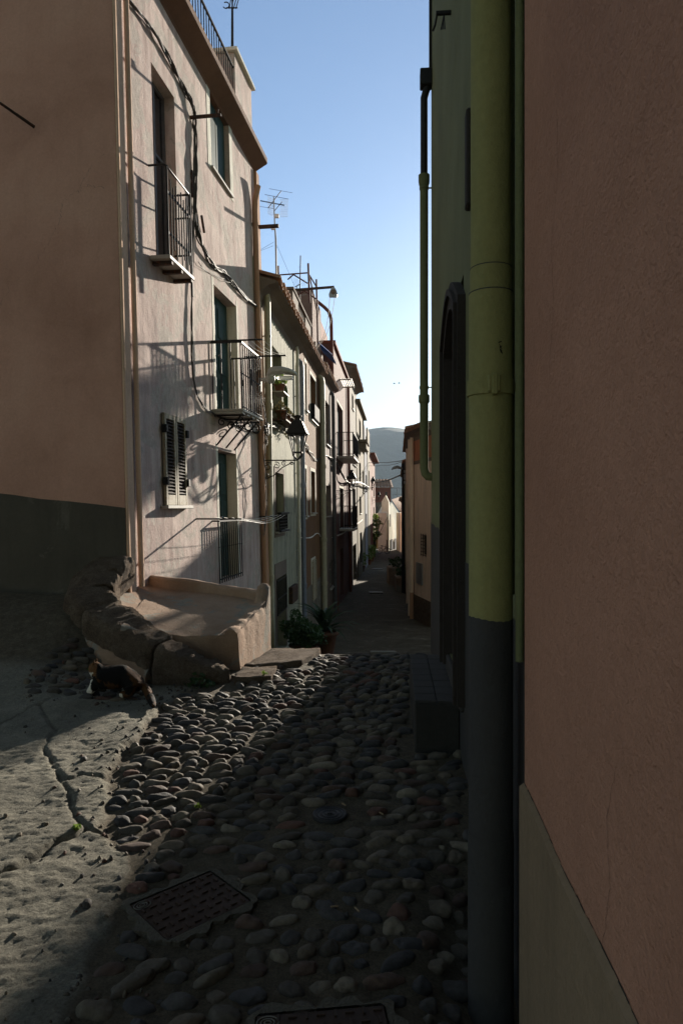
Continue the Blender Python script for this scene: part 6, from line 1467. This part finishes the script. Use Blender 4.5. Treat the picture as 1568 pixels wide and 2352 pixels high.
# ------------------------------------------------------------ cat
def hit(u, v):
    Y = 1.5
    while Y < 9 and H-(v-1166)/1568*Y > gz((u-784)/1568*Y, Y): Y += 0.02
    return Y
CY = hit(250, 1606)+0.05
def cat_body():
    Y = CY; k = Y/1568
    def c(u, v, dy=0.0): return Vector(((u-784)*k, Y+dy, H-(v-1166)*k))
    J = []; E = []; Rr = []
    def add(p, r, par=None):
        J.append(p); Rr.append(r)
        if par is not None: E.append((par, len(J)-1))
        return len(J)-1
    pel = add(c(310, 1572), 0.092); s1_ = add(c(284, 1567), 0.100, pel); s2_ = add(c(256, 1567), 0.092, s1_); ch = add(c(236, 1569), 0.080, s2_)
    nk = add(c(224, 1556), 0.056, ch); hd_ = add(c(217, 1545), 0.052, nk); mz = add(c(204, 1551), 0.028, hd_)
    for dy in (-0.04, 0.04):
        a = add(c(222, 1581, dy), 0.036, ch); b = add(c(214, 1596, dy), 0.022, a); add(c(205, 1601, dy), 0.020, b)
    for dy, du in ((-0.085, 0), (0.07, 5)):
        a = add(c(304+du, 1585, dy), 0.060, pel); b = add(c(308+du, 1599, dy), 0.028, a); add(c(282+du, 1601, dy), 0.020, b)
    t = add(c(332, 1588), 0.032, pel)
    for (u, v, dy, r) in ((345, 1599, -0.06, 0.026), (360, 1602, -0.17, 0.024), (374, 1603, -0.29, 0.022), (383, 1603, -0.38, 0.012)): t = add(c(u, v, dy), r, t)
    me = bpy.data.meshes.new('cat'); me.from_pydata([tuple(p) for p in J], E, []); o = bpy.data.objects.new('tmp_cat', me); COL.objects.link(o)
    sk = o.modifiers.new('skin', 'SKIN'); sk.use_smooth_shade = True; sk.branch_smoothing = 0.6
    for v, r in zip(me.skin_vertices[0].data, Rr): v.radius = (r*1.32, r*1.32)
    me.skin_vertices[0].data[0].use_root = True
    sb = o.modifiers.new('sub', 'SUBSURF'); sb.levels = 3; sb.render_levels = 3
    dg = bpy.context.evaluated_depsgraph_get(); ev = o.evaluated_get(dg); m2 = bpy.data.meshes.new_from_object(ev); bpy.data.objects.remove(o)
    bm = bmesh.new(); bm.from_mesh(m2)
    hdp = c(216, 1546)
    for dy in (-0.028, 0.028):                     # ears grown into the head
        b0 = hdp+Vector((0.012, dy, 0.030)); r = bmesh.ops.create_cone(bm, segments=10, radius1=0.021, radius2=0.002, depth=0.045, cap_ends=True)
        for v in r['verts']: v.co = Vector((v.co.x*0.55, v.co.y, v.co.z+0.02))+b0+Vector((v.co.z*0.15, 0, 0))
    bm.to_mesh(m2); bm.free(); m2.name = 'cat'
    for v in m2.vertices: v.co += Vector((0, 0, 0.004))*_fb(v.co, 30.0, 1)*2
    col = m2.color_attributes.new('fur', 'FLOAT_COLOR', 'POINT')
    for i, v in enumerate(m2.vertices):
        p = v.co; u = p.x/k+784; vv = 1166-(p.z-H)/k; n = _fb(p, 12.0, 2); C_ = (0.006, 0.0055, 0.005)
        if _fb(p, 9.0, 0) > 0.22: C_ = (0.07, 0.032, 0.012)
        if u < 228 and vv < 1560: C_ = (0.13, 0.065, 0.028) if n > -0.10 else (0.02, 0.015, 0.012)
        if (u < 217+n*10 and vv > 1553) or (u < 226 and vv > 1596) or (u < 292 and vv > 1597 and u > 268): C_ = (0.62, 0.58, 0.50)
        col.data[i].color = (*C_, 1)
    m, nt, b = mat_new('calico fur'); at = nt.nodes.new('ShaderNodeAttribute'); at.attribute_name = 'fur'; p = pos(nt)
    cc = mix(nt, 1.0, at.outputs['Color'], ramp(nt, noise(nt, pos(nt, (1, 1, 3)), 120, 4, 0.7), [(0.3, 0.6), (0.7, 1.3)]), 'MULTIPLY'); nt.links.new(cc, b.inputs['Base Color']); b.inputs['Roughness'].default_value = 0.8; b.inputs['Specular IOR Level'].default_value = 0.1
    bump(nt, b, [(noise(nt, pos(nt, (1, 1, 2)), 180, 4, 0.7), 0.8, 0.006)])
    m2.materials.clear(); m2.materials.append(m); m2.polygons.foreach_set('use_smooth', [True]*len(m2.polygons))
    ob = bpy.data.objects.new('cat', m2); COL.objects.link(ob); return ob
cat = tag(cat_body(), 'black and orange cat with white chest crouching below the curb stones, facing left', 'cat')
g = gz((260-784)/1568*CY, CY); zmin = min(v.co.z for v in cat.data.vertices); cat.location.z = (g+0.012)-zmin
print('CAT ground', g, 'min', zmin)
pe = MB(); k = CY/1568
for dy in (-0.024,): 
    e = Vector(((206.5-784)*k, CY+dy-0.014, H-(1546-1166)*k+cat.location.z)); pe.lathe(e, [(0.0, -0.006), (0.006, 0.0), (0.0, 0.006)], 8, caps=False)
WL['cat'] = cat.location.copy(); WL[cat.name] = cat.location.copy()
pe.build('eye', M['leaf'], cat)

# ------------------------------------------------------------ haze: one closed box of even, thin air
mb = MB(); mb.box(-5000, 6000, -600, 5000, -9.0, 420)
m = bpy.data.materials.new('thin blue haze'); m.use_nodes = True; nt = m.node_tree; nt.nodes.clear(); out = nt.nodes.new('ShaderNodeOutputMaterial'); pv = nt.nodes.new('ShaderNodeVolumePrincipled')
pv.inputs['Color'].default_value = (0.66, 0.82, 1.0, 1); pv.inputs['Density'].default_value = 0.00017; pv.inputs['Anisotropy'].default_value = 0.0
nt.links.new(pv.outputs[0], out.inputs['Volume'])
tag(mb.build('haze', m, origin=(0, 0, 0)), 'thin blue air that fades the far hill', kind='stuff')

# unseen foliage added beyond the green house to shade the pink house foot
TX, TY = 5.2, 24.6; tr = empty('shade_tree', (TX, TY, -2.6), 'leafy shade caster added out of view behind the green house', 'shade_tree')
mb = MB(); mb.tube([(TX, TY, -2.6), (TX-0.1, TY, 2.0), (TX-0.3, TY-0.1, 4.6), (TX-0.7, TY-0.2, 6.6)], [0.22, 0.17, 0.13, 0.06], 10)
for dx, dz in ((-1.3, 6.9), (0.6, 7.2), (-0.2, 7.8)): mb.tube([(TX-0.25, TY-0.1, 4.4), (TX+dx*0.5, TY-0.2, 5.9), (TX+dx, TY-0.3, dz)], [0.10, 0.06, 0.03], 8)
mb.build('trunk', M['darkwood'], tr)
mb = MB()
for (x_, z_, r_, n_) in ((4.35, 6.9, 0.85, 1100), (4.0, 6.5, 0.6, 520), (5.2, 7.5, 0.9, 900), (4.5, 7.8, 0.7, 600), (5.1, 6.6, 0.75, 650), (3.95, 7.3, 0.5, 320)): leafy(mb, (x_, TY, z_), r_, r_, r_*0.8, n_, 0.20)
mb.build('crown', M['leafdark'], tr)
